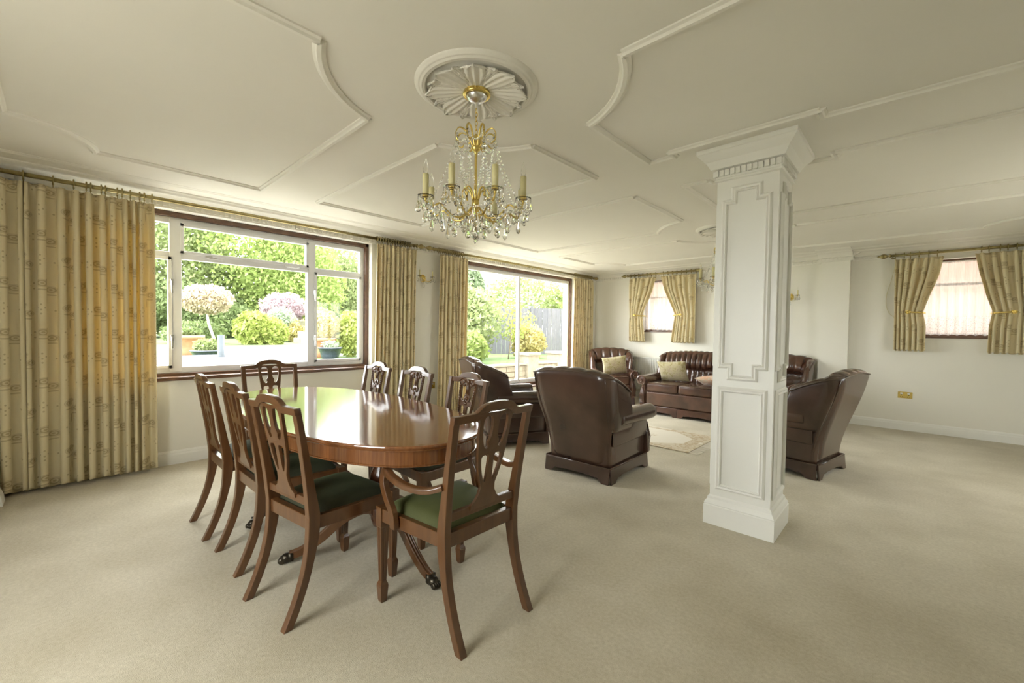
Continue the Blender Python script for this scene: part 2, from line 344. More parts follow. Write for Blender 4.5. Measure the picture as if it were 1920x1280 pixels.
# cornice: profile (distance from wall, z)
CO = [(0, ZC-.135), (.012, ZC-.135), (.016, ZC-.125), (.016, ZC-.085), (.035, ZC-.08), (.045, ZC-.065), (.075, ZC-.05), (.11, ZC-.034), (.17, ZC-.027), (.19, ZC-.020), (.195, ZC-.012), (.33, ZC-.010), (.345, ZC-.004), (.365, ZC-.002), (.365, ZC+.01), (0, ZC+.01)]
def dentils(mb, a0, a1, put, pitch=.047):
    n = int((a1-a0)/pitch)
    for i in range(n): put(a0+(i+.5)*pitch-.013, a0+(i+.5)*pitch+.013)
def cornice(name, poly_axis, base, sgn, a0, a1):
    o = struct(MB().prism([(base+sgn*d, z) for d, z in CO], poly_axis, a0, a1).build(name, 'plaster'))
    d = MB()
    if poly_axis == 1: dentils(d, a0, a1, lambda p, q: d.box(*sorted((base+sgn*.015, base+sgn*.032)), p, q, ZC-.118, ZC-.086))
    else: dentils(d, a0, a1, lambda p, q: d.box(p, q, *sorted((base+sgn*.015, base+sgn*.032)), ZC-.118, ZC-.086))
    tag(d.build('dentil_course', 'plaster', o), kind='stuff')
    return o
cornice('trim_1', 1, XL, 1, YN, YF); cornice('trim_2', 0, YF, -1, XL, PX0); cornice('trim_3', 0, YF-PD, -1, PX0-.03, PX1+.03); cornice('trim_4', 0, YF, -1, PX1, XR)
struct(MB().prism([(PX1+d, z) for d, z in CO], 1, YF-PD, YF).build('trim_5', 'plaster'))
# ceiling panel mouldings
MO = [(-.027, .002), (-.027, -.007), (-.015, -.012), (-.009, -.022), (.009, -.022), (.015, -.012), (.027, -.007), (.027, .002)]
def moulding(i, runs):
    o = empty('trim_%d' % i); struct(o, 'raised plaster moulding framing a ceiling panel')
    for r in runs:
        b = MB(); b.sweep([(x, y, ZC) for x, y in r], MO, (0, 0, 1)); b.build('moulding_strip', 'plaster', o)
MC1, MC2, RR = (-1.60, 1.42), (-1.60, 5.20), .71
def arc(c, r, p, q, n=14):
    a0 = math.atan2(p[1]-c[1], p[0]-c[0]); a1 = math.atan2(q[1]-c[1], q[0]-c[0])
    while a1-a0 > PI: a1 -= 2*PI
    while a1-a0 < -PI: a1 += 2*PI
    return [(c[0]+r*math.cos(a0+(a1-a0)*i/n), c[1]+r*math.sin(a0+(a1-a0)*i/n)) for i in range(n+1)]
def on(c, x=None, y=None, s=1):
    if x is not None: return (x, c[1]+s*math.sqrt(RR**2-(x-c[0])**2))
    return (c[0]+s*math.sqrt(RR**2-(y-c[1])**2), y)
xa, xb, xc, xd = -4.13, -1.82, -1.38, .93
# A
p, q = on(MC1, x=xb, s=-1), on(MC1, y=1.20, s=-1)
moulding(10, [[(xb, -.35), p], arc(MC1, RR, p, q), [q, (xa, 1.20)], [(xa, 1.20), (xa, .17)], arc((xa, -.22), .39, (xa, .17), (xa+.39, -.22)), [(xa+.39, -.22), (xb, -.22)]])
p, q = on(MC1, y=1.68, s=-1), on(MC1, x=xb, s=1)
moulding(11, [[(xa, 1.68), p], arc(MC1, RR, p, q), [q, (xb, 2.85)], [(xb, 2.85), (xa, 2.85)], [(xa, 2.85), (xa, 1.68)]])
p, q = on(MC1, y=1.66, s=1), on(MC1, x=xc, s=1)
moulding(12, [[(xd, 1.66), p], arc(MC1, RR, p, q), [q, (xc, 2.85)], [(xc, 2.85), (-1.20, 2.85)], [(-1.20, 2.86), (-1.20, 2.77)], [(-1.20, 2.77), (-.39, 2.77)], [(-.39, 2.76), (-.39, 2.86)], [(-.39, 2.86), (xd, 2.90)]])
p, q = on(MC2, x=xb, s=-1), on(MC2, y=4.93, s=-1)
moulding(13, [[(xa, 3.47), (xb, 3.47)], [(xb, 3.47), p], arc(MC2, RR, p, q), [q, (xa, 4.93)], [(xa, 4.93), (xa, 3.47)]])
p, q = on(MC2, x=xc, s=-1), on(MC2, y=4.93, s=1)
moulding(14, [[(xd, 3.47), (-.40, 3.47)], [(-.40, 3.46), (-.40, 3.56)], [(-.40, 3.56), (-1.20, 3.56)], [(-1.20, 3.57), (-1.20, 3.47)], [(-1.20, 3.47), (xc, 3.47)], [(xc, 3.47), p], arc(MC2, RR, p, q), [q, (xd, 4.93)]])
p, q = on(MC2, y=5.48, s=-1), on(MC2, x=xb, s=1)
moulding(15, [[(xa, 5.48), p], arc(MC2, RR, p, q), [q, (xb, 6.87)], [(xb, 6.87), (xa+.39, 6.87)], arc((xa, 6.87), .39, (xa+.39, 6.87), (xa, 6.48)), [(xa, 6.48), (xa, 5.48)]])
p, q = on(MC2, y=5.48, s=1), on(MC2, x=xc, s=1)
moulding(16, [[(xd, 5.48), p], arc(MC2, RR, p, q), [q, (xc, 6.87)], [(xc, 6.87), (xd-.39, 6.87)], arc((xd, 6.87), .39, (xd-.39, 6.87), (xd, 6.48)), [(xd, 6.48), (xd, 5.48)]])

# ceiling medallions
def medallion(c, label):
    t = empty('ceiling_medallion', (c[0], c[1], ZC)); tag(t, label, 'ceiling rose', 'plaster ceiling roses')
    MB().lathe([(.247, .005), (.247, -.010), (.250, -.020), (.256, -.024), (.262, -.020), (.264, -.022), (.271, -.022), (.274, -.015), (.280, -.016), (.288, -.014), (.291, -.007), (.30, -.006), (.303, .005)], n=56, cap=False).build('rim', 'plaster', t, True)
    MB().lathe([(.245, .004), (.245, -.004), (.10, -.008), (.05, -.03), (.01, -.03)], n=40).build('disc', 'plaster', t, True)
    def leaf(L0, L1, wd, zz, curl, nl):
        def fn(u, v):
            s = u*2-1; r = L0+(L1-L0)*v
            lob = 1-.16*abs(math.sin(v*PI*nl))
            hw = wd*(.22+.78*math.sin(PI*min(1, v*.62+.08)))*lob*(1-.9*max(0, (v-.82)/.18)**2)
            z = -zz*(.35+.65*math.sin(PI*.62*v))-curl*max(0, v-.6)**2*6-.007*math.cos(s*PI*4.5)-.012*(1-s*s)
            return (r-.03*s*s*v, s*hw, z)
        g = MB().grid(fn, 22, 14); return g.mesh('leaf', True)
    big, small = leaf(.055, .256, .090, .020, .012, 5), leaf(.09, .246, .046, .012, .02, 3)
    for k in range(8):
        for me, a in ((big, k*PI/4), (small, (k+.5)*PI/4)):
            o = mk('acanthus_leaf', me, 'plaster', t); o.rotation_euler = (0, 0, a)
    return t
medallion(MC1, 'round plaster ceiling rose with acanthus leaves above the dining table')
medallion(MC2, 'round plaster ceiling rose above the lounge rug')

# ------------------------------------------------------------ column
CX, CY = -.79, 3.17
def column():
    t = empty('column', (CX, CY, 0)); tag(t, 'square white panelled column with dentil capital standing on the carpet', 'column')
    H = .178
    MB().box(-H, H, -H, H, .05, ZC-.05).build('shaft', 'white', t)
    def sq(prof): return [[(r, -r, z), (r, r, z), (-r, r, z), (-r, -r, z)] for r, z in prof]
    MB().loft(sq([(.208, 0), (.208, .125), (.203, .130), (.206, .137), (.200, .150), (.190, .165), (.188, .180), (H, .19)])).build('plinth', 'white', t)
    MB().loft(sq([(H, ZC-.20), (.192, ZC-.195), (.192, ZC-.185), (.187, ZC-.18), (.187, ZC-.125), (.212, ZC-.12), (.222, ZC-.10), (.236, ZC-.075), (.262, ZC-.05), (.278, ZC-.03), (.282, ZC-.028), (.282, ZC+.003)])).build('capital', 'white', t)
    d0 = MB().box(-.012, .012, -.017, 0, -.019, .019).mesh('dentil')
    for f in range(4):
        for i in range(12):
            o = mk('dentil', d0, 'white', t); a = f*PI/2; u = (i-5.5)*.0325
            o.location = (u*math.cos(a)+.186*math.sin(a), u*math.sin(a)-.186*math.cos(a), ZC-.148); o.rotation_euler = (0, 0, a)
    # panel mouldings: closed paths on a face (u, z)
    sec = [(-.018, -.002), (-.018, .010), (-.011, .019), (-.003, .013), (.006, .017), (.018, .006), (.018, -.002)]
    z0, z1, z2, z3, n, hx = .255, .905, .985, 2.20, .075, .128
    low = [(-hx, z0), (hx, z0), (hx, z1), (-hx, z1)]
    a = .055
    up = [(-hx+a, z2), (hx-a, z2), (hx-a, z2+n), (hx, z2+n), (hx, z3-n), (hx-a, z3-n), (hx-a, z3), (-hx+a, z3), (-hx+a, z3-n), (-hx, z3-n), (-hx, z2+n), (-hx+a, z2+n)]
    def frame(pts):
        mb = MB(); k = len(pts); rings = []
        for i in range(k):
            p, c, q = (Vector(pts[(i+j) % k]) for j in (-1, 0, 1)); d1 = (c-p).normalized(); d2 = (q-c).normalized()
            n1 = Vector((d1.y, -d1.x)); n2 = Vector((d2.y, -d2.x)); mi = n1+n2; mi /= max(.3, mi.dot(n1))
            rings.append([(c.x+mi.x*x, -H-h, c.y+mi.y*x) for x, h in sec])
        rings.append(rings[0]); mb.loft(rings, False); return mb.mesh('panel_moulding')
    m1, m2 = frame(low), frame(up)
    for f in range(4):
        for me in (m1, m2):
            o = mk('panel_moulding', me, 'white', t); o.rotation_euler = (0, 0, f*PI/2)
column()

# ------------------------------------------------------------ windows
def part(mb, name, mt, par, **k): return mb.build(name, mt, par, **k)
def window_casement():
    t = empty('window_1', (XL, W1[0], W1[2])); struct(t, 'wide white casement window in a brown wooden surround')
    t.location = (0, 0, 0)
    y0, y1, z0, z1 = W1; x0, x1 = XL-.17, XL-.085
    for nm, bx in (('surround_rail', (x0, x1, y0, y1, z1-.045, z1)), ('surround_stile', (x0, x1, y0, y0+.045, z0, z1)), ('surround_stile', (x0, x1, y1-.045, y1, z0, z1)), ('surround_rail', (x0, x1, y0, y1, z0, z0+.03))):
        part(MB().box(*bx), nm, 'joinery', t, bevel=.006)
    part(MB().box(XL-.17, XL+.035, y0-.03, y1+.02, z0-.03, z0+.004), 'sill', 'joinery', t, bevel=.008)
    a0, a1, c0, c1 = y0+.045, y1-.045, z0+.03, z1-.045; f0, f1 = XL-.185, XL-.125
    def fr(nm, p, q, r, s, d=0): part(MB().box(f0+d, f1+d, p, q, r, s), nm, 'frame', t, bevel=.004)
    fr('frame_rail', a0, a1, c1-.055, c1); fr('frame_rail', a0, a1, c0, c0+.055); fr('frame_stile', a0, a0+.05, c0+.002, c1-.002, .0015); fr('frame_stile', a1-.05, a1, c0+.002, c1-.002, .0015)
    M1, M2, T = .745, 1.985, 1.935
    fr('mullion', M1-.045, M1+.045, c0+.01, c1-.01, .003); fr('mullion', M2-.045, M2+.045, c0+.01, c1-.01, .003); fr('transom', a0+.01, a1-.01, T-.03, T+.03, -.003)
    for p, q in ((a0+.05, M1-.045), (M1+.045, M2-.045), (M2+.045, a1-.05)):
        part(MB().box(XL-.158, XL-.152, p, q, c0+.05, T-.03), 'pane', 'glass', t); part(MB().box(XL-.158, XL-.152, p, q, T+.03, c1-.05), 'pane', 'glass', t)
    def ring(p, q, r, s, wd=.028):   # opening light
        b = MB(); b.box(f0+.02, f1+.016, p, q, r, r+wd).box(f0+.02, f1+.016, p, q, s-wd, s).box(f0+.02, f1+.016, p, p+wd, r, s).box(f0+.02, f1+.016, q-wd, q, r, s); part(b, 'opening_light', 'frame', t, bevel=.003)
    ring(a0+.04, M1-.03, c0+.045, T-.02); ring(M2+.03, a1-.04, c0+.045, T-.02); ring(M1+.035, M2-.035, T+.02, c1-.045)
    for yy in (M1-.03, M2+.03):
        for zz in (1.16, 1.68):
            h = MB().box(f1+.014, f1+.03, yy-.012, yy+.012, zz-.03, zz+.03).box(f1+.028, f1+.04, yy-.007, yy+.007, zz-.10, zz+.012); part(h, 'handle', 'chrome', t, bevel=.003)
    for yy in (1.00, 1.72):
        h = MB().box(f1+.014, f1+.03, yy-.03, yy+.03, T+.006, T+.026).box(f1+.028, f1+.036, yy-.01, yy+.12, T-.002, T+.010); part(h, 'stay', 'chrome', t, bevel=.003)
window_casement()
def window_sliding():
    t = empty('window_2'); struct(t, 'tall two-pane white sliding window in a brown wooden surround')
    y0, y1, z0, z1 = W2; x0, x1 = XL-.17, XL-.085
    for nm, bx in (('surround_rail', (x0, x1, y0, y1, z1-.05, z1)), ('surround_stile', (x0, x1, y0, y0+.045, z0, z1)), ('surround_stile', (x0, x1, y1-.045, y1, z0, z1)), ('surround_rail', (x0, x1, y0, y1, z0, z0+.05))):
        part(MB().box(*bx), nm, 'joinery', t, bevel=.006)
    part(MB().box(XL-.17, XL+.03, y0-.02, y1+.02, z0-.03, z0+.003), 'sill', 'joinery', t, bevel=.008)
    a0, a1, c0, c1 = y0+.045, y1-.045, z0+.05, z1-.05; ym = 5.555; f0, f1 = XL-.185, XL-.125
    for nm, p, q, r, s, d in (('frame_rail', a0, a1, c1-.06, c1, 0), ('frame_rail', a0, a1, c0, c0+.06, 0), ('frame_stile', a0, a0+.05, c0+.002, c1-.002, .002), ('frame_stile', a1-.05, a1, c0+.002, c1-.002, .002), ('meeting_stile', ym-.045, ym, c0+.01, c1-.01, .01), ('meeting_stile', ym, ym+.04, c0+.01, c1-.01, -.02)):
        part(MB().box(f0+d, f1+d, p, q, r, s), nm, 'frame', t, bevel=.004)
    part(MB().box(XL-.148, XL-.142, a0+.05, ym-.045, c0+.06, c1-.06), 'pane', 'glass', t); part(MB().box(XL-.168, XL-.162, ym+.04, a1-.05, c0+.06, c1-.06), 'pane', 'glass', t)
    part(MB().box(f1+.01, f1+.025, ym-.03, ym-.012, c0+.03, c0+.07), 'latch', 'chrome', t)
window_sliding()
def window_small(i, W, label):
    t = empty('window_%d' % i); struct(t, label); x0, x1, z0, z1 = W; a, b_ = YF+.09, YF+.15
    for nm, bx in (('frame_rail', (x0, x1, a, b_, z1-.04, z1)), ('frame_rail', (x0, x1, a, b_, z0, z0+.04)), ('frame_stile', (x0, x0+.035, a, b_, z0, z1)), ('frame_stile', (x1-.035, x1, a, b_, z0, z1)), ('glazing_bar', (x0, x1, a+.01, b_-.01, 1.93, 1.965))):
        part(MB().box(*bx), nm, 'joinery', t, bevel=.004)
    part(MB().box(x0-.01, x1+.01, YF-.015, YF+.10, z0-.022, z0+.002), 'sill', 'joinery', t, bevel=.004)
    part(MB().box(x0+.03, x1-.03, a+.028, a+.034, z0+.03, 1.93), 'pane', 'glass', t); part(MB().box(x0+.03, x1-.03, a+.028, a+.034, 1.965, z1-.03), 'pane', 'glass', t)
window_small(3, W3, 'small brown-framed window above the radiator'); window_small(4, W4, 'small brown-framed window beside the wall pier')
def window_plain(i, horiz, W, label, bars):
    t = empty('window_%d' % i); struct(t, label); a0, a1, z0, z1 = W
    def bx(p, q, r, s, d0, d1): return MB().box(p, q, YN-.18+d0, YN-.18+d1, r, s) if horiz else MB().box(XR+.12+d0, XR+.12+d1, p, q, r, s)
    for nm, p, q, r, s in [('frame_rail', a0, a1, z1-.06, z1), ('frame_rail', a0, a1, z0, z0+.06)]+[('frame_stile', a0+(a1-a0)*k/bars-(.03 if 0 < k < bars else (0 if k == 0 else .06)), a0+(a1-a0)*k/bars+(.03 if 0 < k < bars else (.06 if k == 0 else 0)), z0, z1) for k in range(bars+1)]:
        part(bx(p, q, r, s, 0, .06), nm, 'frame', t)
    for k in range(bars): part(bx(a0+(a1-a0)*k/bars, a0+(a1-a0)*(k+1)/bars, z0+.05, z1-.05, .027, .033), 'pane', 'glass', t)
window_plain(5, True, W5, 'white framed window in the near wall', 3); window_plain(6, False, W6, 'white framed window in the right wall', 3)

# ------------------------------------------------------------ dining table
TX, TY, TZ, TA, TB = -2.72, 1.25, .757, 1.20, .525
def oval(a, b, z, n=96, e=2.25):
    return [(a*math.copysign(abs(math.cos(t))**(2/e), math.cos(t)), b*math.copysign(abs(math.sin(t))**(2/e), math.sin(t)), z) for t in (2*PI*i/n for i in range(n))]
def table():
    t = empty('dining_table', (TX, TY, 0)); tag(t, 'oval polished mahogany pedestal dining table ringed by eight chairs', 'table')
    MB().loft([oval(TA-d, TB-d, z) for d, z in ((.018, TZ-.028), (.010, TZ-.026), (.006, TZ-.020), (.010, TZ-.016), (.002, TZ-.013), (0, TZ-.008), (.001, TZ-.003), (.004, TZ), (.03, TZ+.0003))]).build('tabletop', 'woodx', t)
    MB().loft([oval(TA-d, TB-d, z) for d, z in ((.03, TZ-.103), (.024, TZ-.10), (.024, TZ-.094), (.028, TZ-.092), (.028, TZ-.027))]).build('apron', 'veneer', t)
    leg = MB(); P = smooth_poly([(.045, .26), (.12, .255), (.22, .205), (.32, .12), (.41, .063), (.475, .042)], 5, False)
    sec = [(-.024, -.03), (.024, -.03), (.024, .026), (.015, .03), (.009, .024), (0, .032), (-.009, .024), (-.015, .03), (-.024, .026)]
    leg.sweep([(x, 0, z) for x, z in P], sec, (0, 0, 1), scale=[1-.35*i/len(P) for i in range(len(P))])
    lm = leg.mesh('leg')
    paw = MB(); paw.ball((.49, 0, .03), (.032, .026, .026))
    for k in (-1.5, -.5, .5, 1.5): paw.ball((.512, k*.011, .020), (.02, .0075, .017), 8, 5)
    paw.loft([[(.455+d, y*s, .038+z*s) for y, z in ((-.021, -.022), (.021, -.022), (.021, .022), (-.021, .022))] for d, s in ((0, .95), (.025, 1.05))])
    pm = paw.mesh('paw_cap', True)
    for px, a0 in ((-2.18-TX, 0), (-3.26-TX, PI)):
        prof = [(.03, .15), (.05, .16), (.062, .20), (.062, .27), (.045, .285), (.04, .30), (.052, .32), (.072, .37), (.075, .41), (.060, .46), (.042, .50), (.038, .53), (.05, .545), (.05, .555), (.04, .565), (.036, .60), (.045, .63), (.07, .645), (.075, .66)]
        p = MB().lathe(prof, (px, 0, 0), 28).build('pedestal', 'darkwood', t, True)
        for k in range(3):
            o = mk('leg', lm, 'wood', t, .003); o.location = (px, 0, 0); o.rotation_euler = (0, 0, a0+k*2*PI/3)
            c = mk('paw_cap', pm, 'darkbrass', o)
table()

# ------------------------------------------------------------ dining chairs (front = +Y, origin on the floor under the seat)
def yb(z):     # centre line of the rear post in side view
    if z < .44: return -.205-.115*(1-z/.44)**2.0
    return -.205-.085*((z-.44)/.5)**1.1
def chair(armed, carved, vel):
    t = empty('dining_chair'); w = .225 if armed else .205; sw = .26 if armed else .235
    for s in (-1, 1):
        rings = []
        for i in range(22):
            z = .935*i/21; x = s*(w-.028+.015*sstep(.3, .94, z)) ; dy = .019+.008*math.exp(-((z-.42)/.12)**2)-.006*sstep(.5, .94, z); dx = .0165
            c = yb(z); rings.append([(x-dx, c-dy, z), (x+dx, c-dy, z), (x+dx, c+dy, z), (x-dx, c+dy, z)])
        MB().loft(rings).build('back_post', 'wood', t, bevel=.003)
    W = w+.004
    top = [(W, .934), (.128, .937), (.112, .942), (.098, .955), (.085, .965), (.05, .975), (0, .979)]
    bot = [(0, .942), (.05, .938), (.08, .926), (.095, .912), (.115, .905), (W, .903)]
    ol = [(-x, z) for x, z in top[:0]]+[(-x, z) for x, z in top]+[(x, z) for x, z in reversed(top[:-1])]+[(x, z) for x, z in reversed(bot[1:])]+[(-x, z) for x, z in bot]
    fm = lambda u, q, v: (u, yb(v)-.004+q-.010*(1-(u/W)**2), v)
    mk('crest_rail', board(ol, [], .026, fm), 'wood', t, .003)
    R = [(.066, .512), (.066, .532), (.050, .548), (.036, .578), (.033, .610), (.042, .640), (.054, .685), (.062, .74), (.067, .79), (.071, .84), (.073, .88), (.077, .912), (.082, .932)]
    R = [(x*1.25, z) for x, z in R]; so = R+[(-x, z) for x, z in reversed(R)]
    hu = [(.020, .912), (.048, .916), (.057, .89), (.054, .84), (.045, .795), (.032, .775), (.021, .785), (.025, .803), (.016, .825), (.013, .865)]
    hl = [(.013, .742), (.030, .748), (.046, .74), (.044, .705), (.034, .66), (.021, .625), (.014, .638), (.012, .69)]
    holes = []
    for h in (hu, hl):
        sm = [(x*1.25, z) for x, z in smooth_poly(h, 3)]; holes += [sm, [(-x, z) for x, z in sm]]
    mk('splat', board(so, holes, .014, fm), 'wood', t, .002)
    if carved:
        c = MB(); F = lambda u, v, q=.010: Vector(fm(u, q, v))
        for s in (-1, 1):
            for i in range(13):
                v = .70+.2*i/12; u = s*1.25*(.049+.018*(i/12)**.7); c.ball(F(u, v, .009), (.006, .006, .009), 6, 4)
            for k, (u, v) in enumerate(((.043, .912), (.036, .89), (.060, .90))): c.ball(F(s*u, v, .009), (.013, .009, .013), 8, 5)
            c.tube([F(s*(.006+.036*k/6), .79-.022*math.sin(PI*.5*k/6)+.03*(k/6)**2, .012) for k in range(7)], .006, 6)
        c.ball(F(0, .915, .010), (.014, .010, .018), 8, 5); c.ball(F(0, .80, .008), (.019, .010, .014), 8, 5); c.ball(F(0, .825, .008), (.022, .008, .005), 8, 5)
        for k in range(-1, 2): c.tube([F(k*.008, .83, .008), F(k*.010, .905, .009)], .004, 6)
        c.ball(F(0, .765, .008), (.014, .010, .012), 8, 5)
        c.build('carving', 'wood', t, True)
    MB().box(-w+.03, w-.03, yb(.515)-.012, yb(.515)+.012, .492, .527).build('lower_rail', 'wood', t, bevel=.003)
    zr0, zr1 = .385, .445
    MB().box(-w+.03, w-.03, -.222, -.190, zr0, zr1).build('seat_rail', 'wood', t, bevel=.003)
    MB().box(-sw+.03, sw-.03, .190, .218, zr0, zr1).build('seat_rail', 'wood', t, bevel=.003)
    for s in (-1, 1):
        MB().loft([[(s*(w-.03-dx), -.21, zr0), (s*(w-.03-dx), -.21, zr1), (s*(sw-.017-dx), .215, zr1), (s*(sw-.017-dx), .215, zr0)] for dx in (-.012, .014)]).build('seat_rail', 'wood', t, bevel=.003)
        # fluted tapering front leg with a spade foot
        lx, ly = s*(sw-.025), .205; rings = []
        def fsec(h):
            e = .30*h; out = []
            for (ax, ay), (bx, by) in (((-1, -1), (1, -1)), ((1, -1), (1, 1)), ((1, 1), (-1, 1)), ((-1, 1), (-1, -1))):
                nx, ny = -(by-ay)/2, (bx-ax)/2
                for q, dd in ((0, 0), (.28, 0), (.33, .13), (.44, .13), (.49, 0), (.51, 0), (.56, .13), (.67, .13), (.72, 0)):
                    out.append((lx+h*(ax+(bx-ax)*q+nx*dd), ly+h*(ay+(by-ay)*q+ny*dd)))
            return out
        for z, h in ((.095, .0125), (.36, .0205)): rings.append([(x, y, z) for x, y in fsec(h)])
        l = MB().loft(rings); sqr = lambda h, z: [(lx-h, ly-h, z), (lx+h, ly-h, z), (lx+h, ly+h, z), (lx-h, ly+h, z)]
        l.loft([sqr(.021, .355), sqr(.0225, .36), sqr(.0225, .447), sqr(.021, .45)])
        l.loft([sqr(.012, 0), sqr(.015, .01), sqr(.0195, .075), sqr(.0185, .085), sqr(.0125, .10)])
        l.build('leg', 'wood', t)
    def pad(u, v):
        y = -.185+.385*v; hw = (w-.038)+(sw-w+.008)*v; a, b_ = abs(2*u-1), abs(2*v-1)
        k = (1-a**6)*(1-b_**6); return ((2*u-1)*hw, y+(.012*(1-a*a) if v > .99 else 0), .436+.050*max(0, k)**.5+.014*(1-a*a)*(1-b_*b_))
    MB().grid(pad, 20, 20).build('seat', vel, t, True)
    if armed:
        for s in (-1, 1):
            xo = s*(w+.003)
            arm = smooth_poly([(xo-s*.012, -.225, .645), (xo+s*.02, -.15, .618), (xo+s*.045, -.05, .616), (xo+s*.05, .05, .630), (xo+s*.035, .12, .639), (xo+s*.02, .152, .637)], 5, False)
            MB().sweep(arm, [(-.019, -.011), (.019, -.011), (.019, .008), (.012, .013), (-.012, .013), (-.019, .008)]).build('armrest', 'wood', t, bevel=.003)
            sup = smooth_poly([(xo+s*.022, .147, .645), (xo+s*.032, .155, .585), (xo+s*.034, .120, .52), (xo+s*.030, .080, .46), (xo+s*.026, .075, .392)], 5, False)
            MB().sweep(sup, [(-.013, -.019), (.013, -.019), (.013, .019), (-.013, .019)], (0, 1, 0)).build('arm_support', 'wood', t, bevel=.003)
    return t
ch = chair(False, False, 'velvet'); cc = chair(False, True, 'velvet'); ca = chair(True, False, 'velvet_lit')
GL = 'mahogany dining chairs around the table'
def put(o, x, y, deg, label, cat='chair', g=GL):
    o.location = (x, y, 0); o.rotation_euler = (0, 0, math.radians(deg)); tag(o, label, cat, g)
put(copy_tree(ch), -3.21, .90, 0, 'side chair next to the window-wall end, on the table side facing away from the armchairs')
put(copy_tree(ch), -2.66, .925, 1, 'middle side chair on the table side facing away from the leather armchairs')
put(ch, -2.098, .93, 8, 'side chair with its dark green seat pulled clear, beside the armed chair with the seat coloured as lit')
put(copy_tree(cc), -3.46, 1.65, 181, 'carved side chair on the lounge side of the table, in front of the window-wall curtain')
put(copy_tree(cc), -2.86, 1.65, 180, 'middle carved side chair on the lounge side of the table')
put(cc, -2.24, 1.64, 177, 'carved side chair on the lounge side, directly before the leather armchair')
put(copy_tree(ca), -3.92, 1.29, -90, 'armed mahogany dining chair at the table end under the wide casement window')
put(ca, -1.565, 1.255, 90, 'armed mahogany dining chair with green seat coloured as window-lit, its open back to the column')

